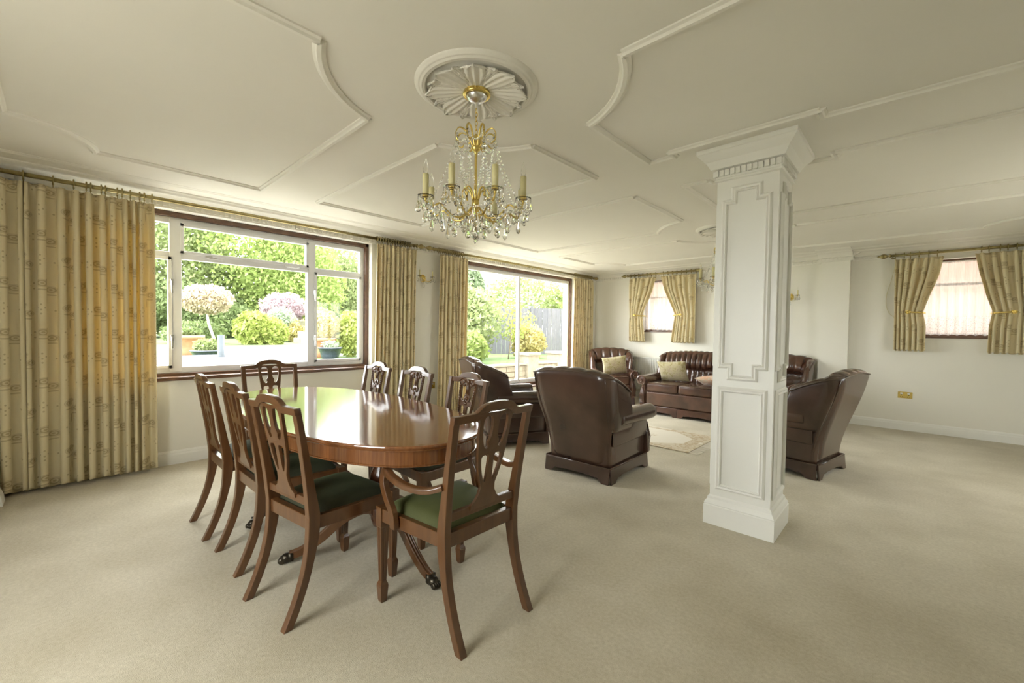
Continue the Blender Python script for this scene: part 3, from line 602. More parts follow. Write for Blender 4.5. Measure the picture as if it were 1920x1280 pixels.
# ------------------------------------------------------------ leather seating
def seating(name, hwb, hwt, wing, nfl, seats, T0, Tw, leather, tuft=True, fd=.045):
    """front = +Y, origin on the floor; hwb/hwt half widths at base and top"""
    t = empty(name); yB, yF = -.36, .36
    dep = lambda z: yB-.185*sstep(.15, .98, z)
    def hw(z): return hwb-.008+(hwt-hwb+.008)*max(0, min(1, (z-.12)/.80))**1.15
    # body
    def rr(hx, y0, y1, z, r=.05, n=5):
        out = []
        for cx, cy, a0 in ((hx-r, y0+r, -PI/2), (hx-r, y1-r*.5, 0), (-hx+r, y1-r*.5, PI/2), (-hx+r, y0+r, PI)):
            for i in range(n+1):
                a = a0+PI/2*i/n; out.append((cx+r*math.cos(a), cy+(r if cy < 0 else r*.5)*math.sin(a), z))
        return out
    MB().loft([rr(hwb-.012, dep(z)+.016, yF-.02, z) for z in (.10, .16, .22, .28, .34, .40, .43)]).build('body', leather, t, True)
    # scalloped skirt panels
    def skirt(L, nm='skirt_panel'):
        h = L/2; R = [(0, .048), (h*.45, .046), (h*.55, .036), (h*.66, .040), (h*.76, .012), (h*.80, 0), (h, 0), (h, .128), (0, .128)]
        ol = [(x, z) for x, z in R]+[(-x, z) for x, z in reversed(R[:-1]) if x > 0]
        return board(ol, [], .016, lambda u, q, v: (u, q-.012*(1-v/.128), v))
    def pn(L, x, y, a):
        o = mk('skirt_panel', skirt(L), leather, t, .003); o.location = (x, y, 0); o.rotation_euler = (0, 0, a); return o
    hwf = hwb
    n = max(1, seats)
    pn(2*hwf, 0, yB-.004, 0)
    for k in range(n): pn(2*hwf/n-.004, -hwf+(k+.5)*2*hwf/n, yF-.002, PI)
    pn(yF-yB, hwf, 0, PI/2); pn(yF-yB, -hwf, 0, -PI/2)
    for (a, b_) in (((-hwf, yB-.006), (hwf, yB-.006)), ((hwf+.002, yB), (hwf+.002, yF)), ((-hwf, yF), (hwf, yF)), ((-hwf-.002, yB), (-hwf-.002, yF))):
        MB().tube([(*a, .131), (*b_, .131)], .007, 6).build('piping', leather, t, True)
    # curved back: grid of s (round the U) by profile
    r = .13 if seats < 2 else .09
    def plan(q, z):
        h = hw(z); l1, l2, l3 = h-r, r*PI/2, wing-r; d = abs(q)*(l1+l2+l3); y0 = dep(z); sg = 1 if q >= 0 else -1
        if d <= l1: x, y, nx, ny = d, y0, 0, 1
        elif d <= l1+l2:
            a = (d-l1)/r; x, y, nx, ny = h-r+r*math.sin(a), y0+r-r*math.cos(a), -math.sin(a), math.cos(a)
        else: x, y, nx, ny = h, y0+r+(d-l1-l2), -1, 0
        return sg*x, y, sg*nx, ny
    def Tq(q):
        z = .8; h = hw(z); tot = h-r+r*PI/2+wing-r; c = (h-r*.3)/tot
        a = abs(q)
        return T0-.035*(a/c)**2 if a < c else T0-.035-(T0-.035-Tw)*((a-c)/(1-c))**1.5
    NS = 120 if seats < 2 else 160; cq = (hw(.5)-r+r*.8)/(hw(.5)-r+r*PI/2+wing-r)
    def fn(u, v):
        q = 2*u-1; T = Tq(q); aq = abs(q); we = sstep(.55, 1.0, aq) if seats < 2 else sstep(.78, 1, aq)
        th = .135*(1-we)+.060*we; fl = abs(math.sin(q*PI*nfl/2)); edge = 1-we
        if v <= .40:       # outer face
            kz = sstep(cq-.01, cq+.03, aq); ZB = .135+.285*kz; z = ZB+(T-.05-ZB)*(v/.40); off = -.022*math.sin(PI*min(1, v/.4)**.7)*kz-.004*math.sin(PI*v/.4)
            if v < .02: off = .02
        elif v <= .58:     # over the top
            a = PI*(v-.40)/.18; z = T-.05+.05*math.sin(a)-.010*(1-fl)*math.sin(a)*edge; off = th/2-th/2*math.cos(a)
        else:
            zi = 1-(v-.58)/.42                       # 1 at top .. 0 at bottom
            z = .46+(T-.05-.46)*zi; zl = .715
            if z > zl:
                k = (z-zl)/(T-.05-zl); off = th+(.055*math.sin(PI*(k*.85+.12))+.02)*edge-fd*(1-fl)**2*edge
            else:
                k = min(1, (zl-z)/.03); off = th+.005-.065*k*edge
                if tuft: off += .014*edge*abs(math.sin(q*PI*nfl/2))*abs(math.sin((z-.46)/.085*PI))
        x, y, nx, ny = plan(q, z); return (x+nx*off, y+ny*off, z)
    g = MB().grid(fn, NS, 44)
    b0 = [j*(NS+1) for j in range(45)]; b1 = [j*(NS+1)+NS for j in range(45)]
    g.f += [b0[::-1], b1]
    g.build('back', leather, t, True)
    # seam piping along the top edge and down the corners
    def OP(q, z, o=-.012):
        x, y, nx, ny = plan(q, z); return (x+nx*o, y+ny*o, z)
    MB().tube([OP(-1+2*i/60, Tq(-1+2*i/60)-.035, -.006) for i in range(61)], .006, 6).build('piping', leather, t, True)
    for sg in (-1, 1): MB().tube([OP(sg*cq, .14+(Tq(cq)-.05-.14)*i/16, -.006) for i in range(17)], .005, 6, (1, 0, 0)).build('piping', leather, t, True)
    if tuft:
        bt = MB().ball((0, 0, 0), (.009, .005, .009), 8, 4).mesh('button', True)
        for row, z in enumerate((.545, .63)):
            for k in range(-nfl, nfl+1):
                q = (k*2+(row % 2))/nfl
                if abs(q) > (.42 if seats < 2 else .70): continue
                x, y, nx, ny = plan(q, z); o = mk('button', bt, leather, t); o.location = (x+nx*.10, y+ny*.10, z); o.rotation_euler = (0, 0, math.atan2(-nx, ny))
    # arms
    for s in (-1, 1):
        ax, az, ra = s*(hwb+.005), .525, .078
        rings = []
        for i in range(13):
            y = dep(.5)+.16+(yF+.035-dep(.5)-.16)*i/12; k = 1-.10*(1-i/12)
            rings.append([(ax+ra*k*math.cos(a), y, az+ra*k*.95*math.sin(a)+.012*(1-i/12)) for a in (2*PI*j/18 for j in range(18))])
        MB().loft(rings).build('armrest', leather, t, True, bevel=.012, seg=3)
        yi = yF-.03
        MB().loft([[(s*(hwb-.075), y, z) for y, z in ((-.2, .3), (yi+.02, .3), (yi+.02, .54), (-.2, .54))], [(s*(hwb+.006), y, z) for y, z in ((-.33, .30), (yi+.02, .30), (yi+.02, .50), (-.33, .52))]]).build('arm_side', leather, t, True, bevel=.015, seg=3)
        # scroll front
        f = MB(); sp = [(ax+s*(-(.074-.0085*a)*math.cos(a)), yF+.036, az+(.074-.0085*a)*math.sin(a)) for a in (i*.35-1.2 for i in range(25))]
        f.tube(sp, .011, 8, (0, 1, 0)); f.build('arm_scroll', leather, t, True)
        fp = smooth_poly([(-.035, .50), (-.052, .42), (-.04, .33), (-.035, .22), (-.035, .135), (.035, .135), (.035, .22), (.026, .33), (-.01, .42), (.035, .50)], 4)
        p_ = MB(); p_.prism([(ax-s*.02+s*x, z) for x, z in fp], 1, yF-.03, yF+.022); p_.build('arm_front', leather, t, bevel=.008)
        for k in range(5):
            x0 = ax-s*.02+s*(-.028+.014*k); MB().tube([(x0, yF+.022, .15), (x0+s*.002*k, yF+.024, .28), (ax-s*.02+s*(-.01+.006*(k-2)), yF+.022, .42)], .006, 6).build('pleat', leather, t, True)
    # seat cushions
    iw = hwb-.075
    for k in range(n):
        x0, x1 = -iw+2*iw*k/n+.004, -iw+2*iw*(k+1)/n-.004
        c = MB().box(x0, x1, -.30, yF+.015, .355, .495).build('seat_cushion', leather, t, bevel=.035, seg=4)
        for p in c.data.polygons: p.use_smooth = True
        MB().tube([(x0+.02, yF+.013, .478), (x1-.02, yF+.013, .478)], .006, 6).build('piping', leather, c, True)
    MB().box(-iw, iw, .1, yF+.004, .14, .352).build('front_panel', leather, t, bevel=.02, seg=3)
    return t
ac = seating('armchair', .325, .415, .36, 9, 1, .975, .80, 'leather')
ac2 = seating('armchair', .325, .415, .36, 9, 1, .975, .80, 'leather2')
GA = 'brown leather wing armchairs around the rug'
put(ac, -2.135, 3.46, 2, 'dark brown leather wing armchair with its broad back turned, between table and rug', 'armchair', GA)
put(copy_tree(ac), -3.44, 3.62, -27, 'dark brown leather armchair angled beside the tall sliding window', 'armchair', GA)
put(copy_tree(ac), -.87, 4.90, 79, 'dark brown leather armchair leaning back, standing behind the white column', 'armchair', GA)
put(ac2, -4.02, 7.0, 218, 'chestnut leather armchair with fluted headrest in the corner by the radiator', 'armchair', GA)
put(copy_tree(ac2), -1.46, 7.17, 178, 'chestnut leather armchair mostly hidden by the column, at the sofa arm nearest the pier', 'armchair', GA)
sofa = seating('sofa', .57, .60, .20, 18, 2, .985, .90, 'leather2'); put(sofa, -2.53, 6.66, 180, 'two-seat brown leather sofa with fluted top and buttoned back', 'sofa', None)
def cushion(loc, rot, sx, sz, th, mt, label):
    def fn(u, v):
        a, c = 2*u-1, 2*v-1; k = (1-abs(a)**2.2)*(1-abs(c)**2.2); pin = 1-.07*(1-a*a)*abs(c)**3; pin2 = 1-.07*(1-c*c)*abs(a)**3
        return a*pin2*sx/2, k**.55*th/2, c*pin*sz/2
    b = MB().grid(fn, 18, 14).grid(lambda u, v: (fn(u, v)[0], -fn(u, v)[1], fn(u, v)[2]), 18, 14)
    me = b.mesh('cushion', True); bm = bmesh.new(); bm.from_mesh(me); bmesh.ops.remove_doubles(bm, verts=bm.verts, dist=1e-4); bmesh.ops.recalc_face_normals(bm, faces=bm.faces); bm.to_mesh(me); bm.free()
    o = mk('cushion', me, mt); o.location = loc; o.rotation_euler = rot; tag(o, label, 'cushion')
R = math.radians
cushion((-2.78, 6.72, .655), (R(-22), R(4), R(178)), .47, .36, .15, 'tapes', 'gold floral tapestry cushion leaning upright at the radiator end of the sofa')
cushion((-2.12, 6.62, .56), (R(-68), R(8), R(165)), .42, .36, .14, 'tapes2', 'rust and cream cushion lying flat on the sofa')
cushion((-3.93, 6.90, .665), (R(-18), R(8), R(218)), .44, .36, .15, 'tapes', 'pale floral cushion in the corner armchair by the radiator')

# rug
rg = empty('rug', (-2.44, 5.0, 0)); tag(rg, 'cream patterned rug with fringed ends on the carpet before the sofa', 'rug')
MB().box(-.75, .75, -.465, .465, .001, .012).build('pile', 'rug', rg, bevel=.004)
fr = MB()
for s in (-1, 1):
    for i in range(64):
        y = -.46+.92*i/63; fr.tube([(s*.748, y, .007), (s*(.80+.02*random.random()), y+random.uniform(-.01, .01), .004), (s*(.84+.02*random.random()), y+random.uniform(-.015, .015), .004)], .003, 4)
tag(fr.build('fringe', 'fringe', rg), kind='stuff')

# ------------------------------------------------------------ curtains, poles, rings
LW = lambda u, d, z: (XL+d, u, z)
FWL = lambda u, d, z: (u, YF-d, z)
ROD = 2.375
def ring_mesh(axis):
    b = MB(); p = [(.027*math.cos(2*PI*i/16), .027*math.sin(2*PI*i/16)) for i in range(16)]
    b.tube([((x, 0, z) if axis == 'y' else (0, x, z)) for x, z in p], .0055, 6, (0, 1, 0) if axis == 'y' else (1, 0, 0), True)
    b.ball((0, 0, -.036), .007, 6, 4); b.tube([(0, 0, -.03), (0, 0, -.06)], .003, 5); return b.mesh('curtain_ring', True)
RING = {'y': ring_mesh('y'), 'x': ring_mesh('x')}
def curtain(W, axis, edges, z0, z1, nf, depth, label, rings, seed, full=2.0, zn=60, tie=None, zr=ROD):
    """edges(z) -> (a0, a1); nf folds; rings: positions along the pole"""
    rnd = random.Random(seed); t = empty('curtain'); tag(t, label, 'curtain', 'printed cream curtains')
    amp = [rnd.uniform(.55, 1.0) for _ in range(nf+2)]; ph = [rnd.uniform(-.18, .18) for _ in range(nf+2)]; drift = [rnd.uniform(-.35, .35) for _ in range(nf+2)]
    NU = nf*14; vs = []; uv = []; cw = [0]
    for _ in range(nf): cw.append(cw[-1]+rnd.uniform(.55, 1.5))
    cw = [c/cw[-1] for c in cw]
    for j in range(zn+1):
        z = z0+(z1-z0)*(j/zn)**1.0; a0, a1 = edges(z); top = sstep(z1-.16, z1-.02, z); fall = 1-(z-z0)/(z1-z0)
        for i in range(NU+1):
            f = i/14; k = int(min(f, nf-1)); fr_ = f-k; s = cw[k]+(cw[k+1]-cw[k])*fr_; wk = min(1.25, (cw[k+1]-cw[k])*nf)
            A = amp[k]*(1-fr_)+amp[k+1]*fr_; P = ph[k]*(1-fr_)+ph[k+1]*fr_; D = drift[k]*(1-fr_)+drift[k+1]*fr_
            w_ = 2*PI*(f+P+D*fall*.5*math.sin(PI*s)); c = math.cos(w_)
            dd = depth*A*wk**.5*c*(1-.45*top)+.010*math.cos(w_*2+1.3)*(1-top)
            sq = 1.0
            if tie: sq = .55+.45*sstep(0, .35, abs(z-tie))
            lat = .16*(a1-a0)/nf*math.sin(w_*2)*(1-.2*top)
            if top > 0: dd += top*.012*math.cos(w_*3)
            u = a0+(a1-a0)*s+lat*min(1, 6*s, 6*(1-s))
            vs.append(W(u, .125+dd*sq, z+(.010*math.cos(w_) if j == 0 else 0))); uv.append((0, z))
    fs = [(j*(NU+1)+i, j*(NU+1)+i+1, (j+1)*(NU+1)+i+1, (j+1)*(NU+1)+i) for j in range(zn) for i in range(NU)]
    jm = (zn*5)//8; acc = seed*.083; al = []
    for i in range(NU+1):
        if i: acc += (Vector(vs[jm*(NU+1)+i])-Vector(vs[jm*(NU+1)+i-1])).length
        al.append(acc)
    uv = [(al[n % (NU+1)], q[1]) for n, q in enumerate(uv)]
    me = bpy.data.meshes.new('drape'); me.from_pydata(vs, [], fs); ul = me.uv_layers.new(name='UVMap')
    for lp in me.loops: ul.data[lp.index].uv = uv[lp.vertex_index]
    for p in me.polygons: p.use_smooth = True
    o = mk('drape', me, 'curtain', t); sd = o.modifiers.new('thick', 'SOLIDIFY'); sd.thickness = .004
    for r in rings:
        q = mk('curtain_ring', RING[axis], 'antique', t); q.location = W(r, .12, zr)
    return t
def lin(*kv):
    def f(z):
        k = sorted(kv)
        if z <= k[0][0]: return k[0][1], k[0][2]
        for (za, a, b_), (zb, c, d) in zip(k, k[1:]):
            if z <= zb: q = (z-za)/(zb-za); return a+(c-a)*q, b_+(d-b_)*q
        return k[-1][1], k[-1][2]
    return f
ZT = ROD-.055
rl = [-1.05, -.85, -.68, -.5, -.34, -.18, -.03, .08, .15, .175, .235, .26, .33, .36, .41, .47, .50, .55]
curtain(LW, 'y', lin((.02, -1.12, .57), (2.4, -1.12, .56)), .025, ZT, 24, .046, 'wide floor-length cream printed curtain half drawn over the casement window', rl, 1, 1.6, 70)
curtain(LW, 'y', lin((.02, 2.62, 3.20), (2.4, 2.66, 3.22)), .025, ZT, 10, .034, 'gathered cream printed curtain between the casement window and the wall sconce', [2.67+.036*i for i in range(14)], 2, 2.6)
curtain(LW, 'y', lin((.02, 3.58, 4.10), (2.4, 3.62, 4.12)), .025, ZT, 9, .034, 'gathered cream printed curtain between the wall sconce and the sliding window', [3.60+.036*i for i in range(13)], 3, 2.6)
curtain(LW, 'y', lin((.02, 6.78, 7.50), (2.4, 6.82, 7.48)), .025, ZT, 9, .034, 'gathered cream printed curtain at the room corner beside the sliding window', [6.86+.045*i for i in range(14)], 4, 2.6)
sh = sstep
ZB3 = 1.10
curtain(FWL, 'x', lin((ZB3, -4.06, -3.73), (1.45, -4.07, -3.78), (1.60, -4.06, -3.80), (1.75, -4.07, -3.74), (2.05, -4.08, -3.60), (2.4, -4.08, -3.50)), ZB3, ZT, 6, .040, 'short tied-back curtain at the radiator window, on the corner side', [-4.06+.085*i for i in range(7)], 5, 2.2, tie=1.59)
curtain(FWL, 'x', lin((ZB3, -3.22, -2.80), (1.45, -3.18, -2.80), (1.60, -3.16, -2.80), (1.75, -3.22, -2.80), (2.05, -3.36, -2.80), (2.4, -3.46, -2.79)), ZB3, ZT, 7, .040, 'short tied-back curtain at the radiator window, on the column side', [-3.40+.085*i for i in range(8)], 6, 2.2, tie=1.59)
ZR4 = 2.345
curtain(FWL, 'x', lin((1.08, -.185, .115), (1.40, -.19, .115), (1.58, -.19, .085), (1.75, -.195, .13), (2.05, -.20, .22), (2.4, -.205, .275)), 1.08, ZR4-.055, 6, .042, 'short tied-back curtain at the small window, on the wall pier side', [-.20, -.11, -.05, .03, .12, .20], 7, 2.2, tie=1.57, zr=ZR4)
curtain(FWL, 'x', lin((1.08, .66, 1.02), (1.40, .665, 1.02), (1.58, .69, 1.02), (1.75, .64, 1.02), (2.05, .57, 1.02), (2.4, .51, 1.02)), 1.08, ZR4-.055, 6, .042, 'short tied-back curtain at the small window, on the side away from the pier', [.58, .64, .73, .79, .86, .94], 8, 2.2, tie=1.57, zr=ZR4)
def pole(W, a0, a1, z, brackets, label, fins=(1, 1)):
    t = empty('curtain_pole'); tag(t, label, 'curtain pole', 'brass curtain poles')
    ax = Vector(W(1, 0, 0))-Vector(W(0, 0, 0)); up = (0, 0, 1)
    MB().tube([W(a0, .12, z), W(a1, .12, z)], .0165, 14).build('rod', 'antique', t, True)
    prof = [(.016, 0), (.024, .004), (.024, .012), (.012, .018), (.012, .032), (.018, .038), (.030, .060), (.032, .078), (.024, .100), (.012, .115), (.015, .122), (.008, .135), (.001, .140)]
    for end, sgn, on_ in ((a0, -1, fins[0]), (a1, 1, fins[1])):
        if not on_: continue
        c = Vector(W(end, .12, z)); a = ax*sgn; s1 = a.cross(Vector(up)); n = 14
        MB().loft([[c+a*d+s1*(r*math.cos(2*PI*i/n))+Vector(up)*(r*math.sin(2*PI*i/n)) for i in range(n)] for r, d in prof]).build('finial', 'antique', t, True)
    for p in brackets:
        b = MB().tube([W(p, -.002, z), W(p, .06, z-.002), W(p, .105, z-.006)], .008, 8, ax)
        b.loft([[Vector(W(p, d, z))+ax*(.03*math.cos(2*PI*i/14))+Vector(up)*(.03*math.sin(2*PI*i/14)) for i in range(14)] for d in (-.002, .008)])
        b.tube([Vector(W(p, .12, z))+(Vector(W(0, 1, 0))-Vector(W(0, 0, 0)))*(.021*math.cos(PI+PI*i/8))+Vector(up)*(.021*math.sin(PI+PI*i/8)) for i in range(9)], .005, 6, ax)
        b.build('bracket', 'antique', t, True)
pole(LW, -1.25, 3.24, ROD, (-1.15, 1.4, 3.20), 'long brass curtain pole over the casement window', (1, 1))
pole(LW, 3.52, 7.56, ROD, (3.58, 5.6, 7.52), 'brass curtain pole over the sliding window')
pole(FWL, -4.12, -2.83, ROD, (-4.10, -2.86), 'brass curtain pole over the radiator window')
pole(FWL, -.245, 1.06, ZR4, (-.225, 1.04), 'brass curtain pole over the small window beside the wall pier')
# tie-back arms
def holdback(u, sgn, z, label):
    t = empty('curtain_tieback'); tag(t, label, 'tieback', 'brass curtain tiebacks')
    b = MB(); b.ball((u, YF-.19, z), (.028, .014, .020), 12, 6)
    for k in range(7): a = 2*PI*k/7; b.ball((u+.020*math.cos(a), YF-.200, z+.015*math.sin(a)), (.011, .007, .009), 6, 4)
    b.build('rosette', 'brass', t, True)
    P = [(u, YF-.19, z), (u+sgn*.06, YF-.185, z-.004), (u+sgn*.13, YF-.165, z-.010), (u+sgn*.165, YF-.10, z-.012), (u+sgn*.165, YF+.002, z-.012)]
    MB().sweep(smooth_poly(P, 4, False), [(-.003, -.009), (.003, -.009), (.003, .009), (-.003, .009)]).build('arm', 'brass', t, True)
holdback(-3.93, 1, 1.60, 'brass tieback on the corner-side curtain of the radiator window'); holdback(-3.04, -1, 1.60, 'brass tieback on the column-side curtain of the radiator window')
holdback(-.055, 1, 1.585, 'brass leaf tieback on the pier-side curtain of the small window'); holdback(.85, -1, 1.570, 'brass leaf tieback on the curtain farther from the pier')
# lace nets
def net(Wn, label, z0, z1):
    x0, x1 = Wn[0]+.01, Wn[1]-.01; nu, nv = 150, 40; vs = []; uv = []
    for j in range(nv+1):
        for i in range(nu+1):
            s = i/nu; x = x0+(x1-x0)*s; z = z0+(z1-z0)*j/nv
            if j == 0: z += .012*abs(math.sin(s*PI*9))
            vs.append((x, YF+.055+.016*math.sin(s*PI*18)+.008*math.sin(s*PI*41+1), z)); uv.append((s*1.3, z-z0))
    me = bpy.data.meshes.new('net_curtain'); me.from_pydata(vs, [], [(j*(nu+1)+i, j*(nu+1)+i+1, (j+1)*(nu+1)+i+1, (j+1)*(nu+1)+i) for j in range(nv) for i in range(nu)])
    ul = me.uv_layers.new(name='UVMap')
    for lp in me.loops: ul.data[lp.index].uv = uv[lp.vertex_index]
    for p in me.polygons: p.use_smooth = True
    t = empty('net_curtain'); tag(t, label, 'net curtain', 'white lace net curtains')
    mk('net', me, 'lace', t); MB().tube([(x0-.01, YF+.055, z1), (x1+.01, YF+.055, z1)], .006, 8).build('wire', 'plastic', t, True)
net(W3, 'white lace net curtain in the radiator window', W3[2]+.015, 2.245); net(W4, 'white lace net curtain in the small window beside the wall pier', W4[2]+.015, 2.235)
# blind cord hanging by the small window
b = MB(); b.tube(smooth_poly([(-.19, YF-.03, 2.28), (-.23, YF-.02, 2.05), (-.275, YF-.012, 1.85), (-.28, YF-.012, 1.70), (-.25, YF-.012, 1.59), (-.20, YF-.012, 1.53), (-.15, YF-.015, 1.51)], 6, False), .0035, 6)
tag(b.build('pull_cord', 'cord', None, True), 'thin cream pull cord looping down the wall beside the small window', 'cord')

# ------------------------------------------------------------ chandeliers and wall lights
def drop_mesh(L, r):
    return MB().lathe([(.0008, 0), (.0025, -L*.1), (r*.35, -L*.25), (r*.8, -L*.55), (r, -L*.74), (r*.8, -L*.9), (r*.3, -L*.99), (.0005, -L)], n=8).mesh('crystal_drop')
DROP = [drop_mesh(.060, .0135), drop_mesh(.045, .009), drop_mesh(.075, .012)]
LINK = None
def wire(b, p, L): b.tube([p, (p[0], p[1], p[2]-L)], .0012, 4)
def candle(t, x, y, z, k=1.0):
    c = MB().lathe([(.0, .0), (.0125*k, 0), (.0125*k, .088*k), (.009*k, .089*k)], (x, y, z), 14).build('candle_sleeve', 'candle', t, True)
    MB().lathe([(.006*k, .088*k), (.0095*k, .098*k), (.011*k, .110*k), (.008*k, .128*k), (.003*k, .142*k), (.0006, .150*k)], (x, y, z), 12).build('bulb', 'bulb', c, True)
    MB().lathe([(.003, -.022*k), (.007, -.018*k), (.006, -.010*k), (.013*k, -.004*k), (.014*k, .001), (.004, .001)], (x, y, z), 12).build('candle_cup', 'brass', c, True)
def beads(t, p, q, sag, n, r=.0048):
    b = MB(); p, q = Vector(p), Vector(q)
    for i in range(n+1):
        s = i/n; c = p.lerp(q, s); c.z -= sag*4*s*(1-s); b.ball(c, r*(1 if i % 3 else 1.35), 6, 4)
    tag(b.build('bead_chain', 'cryst', t), kind='stuff')
def chandelier(loc, rz, label):
    t = empty('chandelier', loc, rz); tag(t, label, 'chandelier', 'crystal candle chandeliers')
    # z measured down from the ceiling
    MB().lathe([(.005, .03), (.066, .03), (.066, .0), (.069, -.004), (.066, -.010), (.056, -.012), (.054, -.004)], n=28).build('canopy', 'brass', t, True)
    MB().lathe([(.054, -.004), (.050, -.018), (.036, -.034), (.016, -.042), (.008, -.044), (.006, -.070)], n=28).build('canopy_dome', 'chrome', t, True)
    ch_ = MB()
    for i in range(6):
        z = -.080-.021*i; pts = [(.0065*math.cos(a), 0, .0135*math.sin(a)) for a in (2*PI*k/10 for k in range(10))]
        ch_.tube([((x, 0, z+c) if i % 2 else (0, x, z+c)) for x, _, c in pts], .0018, 5, (0, 1, 0) if i % 2 else (1, 0, 0), True)
    ch_.build('chain', 'brass', t, True)
    MB().lathe([(.004, -.195), (.010, -.20), (.012, -.212), (.018, -.222), (.016, -.24), (.024, -.262), (.020, -.275), (.010, -.282), (.007, -.295), (.0065, -.50), (.016, -.51), (.018, -.535), (.018, -.555), (.010, -.565), (.012, -.58), (.009, -.60), (.007, -.635), (.012, -.64), (.004, -.65)], n=18).build('stem', 'brass', t, True)
    MB().lathe([(.002, -.65), (.010, -.655), (.020, -.675), (.021, -.688), (.014, -.705), (.005, -.715), (.007, -.725), (.001, -.735)], n=12).build('finial_ball', 'cryst', t)
    for k in range(8):
        a = k*PI/4; C, S = math.cos(a), math.sin(a); P = lambda r, z, d=0: (r*C-d*S, r*S+d*C, z)
        crown = smooth_poly([(.016, -.265), (.040, -.215), (.062, -.185), (.088, -.180), (.104, -.205), (.100, -.235), (.080, -.25), (.062, -.235)], 4, False)
        MB().sweep([P(r, z) for r, z in crown], [(-.0042, -.002), (.0042, -.002), (.0042, .002), (-.0042, .002)]).build('crown_scroll', 'brass', t, True)
        arm = smooth_poly([(.012, -.545), (.035, -.575), (.07, -.61), (.115, -.610), (.150, -.585), (.178, -.558), (.205, -.572), (.232, -.580), (.250, -.556)], 4, False)
        MB().tube([P(r, z) for r, z in arm], .0042, 7).build('arm', 'brass', t, True)
        lp = smooth_poly([(.016, -.52), (.03, -.475), (.052, -.462), (.066, -.485), (.06, -.51)], 4, False)
        a2 = a+PI/8; C2, S2 = math.cos(a2), math.sin(a2)
        MB().sweep([(r*C2, r*S2, z) for r, z in lp], [(-.005, -.002), (.005, -.002), (.005, .002), (-.005, .002)]).build('hub_scroll', 'brass', t, True)
        x, y, _ = P(.250, 0); candle(t, x, y, -.533, 1.15)
        MB().lathe([(.006, -.547), (.020, -.545), (.034, -.537), (.037, -.532), (.034, -.534), (.020, -.541), (.008, -.543)], (x, y, 0), 18).build('drip_pan', 'cryst', t)
        wr = MB()
        def hang(px, py, pz, wl, d):
            wire(wr, (px, py, pz), wl); o = mk('crystal_drop', DROP[d], 'cryst', t); o.location = (px, py, pz-wl); o.rotation_euler = (0, 0, random.random()*3)
        for i in range(6):
            b_ = 2*PI*i/6+.3; hang(x+.036*math.cos(b_), y+.036*math.sin(b_), -.533, .018, 0 if i % 2 else 1)
        for r, z, d in ((.178, -.558, 2), (.115, -.615, 0), (.07, -.61, 1)): hang(*P(r, z), .012, d)
        q2 = (.16*C2, .16*S2); hang(q2[0], q2[1], -.60, .02, 0); hang(.104*C, .104*S, -.215, .02, 1); hang(.055*C2, .055*S2, -.56, .03, 2)
        q3 = (.215*C2, .215*S2); hang(q3[0], q3[1], -.575, .03, 2)
        wr.build('hook_wire', 'darkbrass', t)
        beads(t, P(.100, -.225), P(.235, -.55), .05, 20); beads(t, P(.098, -.23), (.05*C2, .05*S2, -.47), .02, 16)
        n2 = a+PI/4; beads(t, P(.245, -.555), (.245*math.cos(n2), .245*math.sin(n2), -.555), .06, 16); beads(t, P(.10, -.21), (.10*math.cos(n2), .10*math.sin(n2), -.21), .05, 9)
        beads(t, P(.150, -.59), (.15*math.cos(n2), .15*math.sin(n2), -.59), .035, 9)
    return t
chandelier((MC1[0], MC1[1], ZC-.03), R(23.4), 'brass and crystal candle chandelier hanging over the dining table')
chandelier((MC2[0], MC2[1], ZC-.03), R(40), 'brass and crystal candle chandelier hanging over the lounge rug')
def sconce(loc, rz, label):
    t = empty('wall_sconce', loc, rz); tag(t, label, 'wall light', 'brass and crystal wall sconces')      # wall plane is local y = 0, room is +y
    n = 16; b = MB().loft([[(r*.8*math.cos(2*PI*i/n), d, r*math.sin(2*PI*i/n)) for i in range(n)] for r, d in ((.055, -.001), (.055, .006), (.045, .012), (.030, .016), (.022, .030), (.004, .034))])
    for i in range(10): a = 2*PI*i/10; b.ball((.036*math.cos(a), .016, .046*math.sin(a)), (.011, .006, .011), 6, 4)
    b.build('back_plate', 'brass', t, True)
    for s in (-1, 1):
        pa = smooth_poly([(0, .025, -.01), (s*.03, .05, -.035), (s*.065, .075, -.035), (s*.095, .085, -.01), (s*.105, .085, .01)], 4, False)
        MB().tube(pa, .004, 7).build('arm', 'brass', t, True); candle(t, s*.105, .085, .03, .8)
        MB().lathe([(.006, .016), (.022, .020), (.030, .026), (.02, .023), (.006, .02)], (s*.105, .085, 0), 16).build('drip_pan', 'cryst', t)
        wr = MB()
        for i in range(5):
            a = 2*PI*i/5; p = (s*.105+.028*math.cos(a), .085+.028*math.sin(a), .022); wire(wr, p, .015); o = mk('crystal_drop', DROP[i % 2], 'cryst', t); o.location = (p[0], p[1], p[2]-.015)
        wr.build('hook_wire', 'darkbrass', t)
        beads(t, (s*.105, .085, .01), (0, .03, -.03), .05, 10)
    o = mk('crystal_drop', DROP[2], 'cryst', t); o.location = (0, .03, -.05)
sconce((XL, 3.42, 1.97), -PI/2, 'brass two-candle crystal wall sconce between the two long curtains'); sconce((-1.40, YF, 1.85), PI, 'brass two-candle wall sconce on the far wall between the column and the pier')

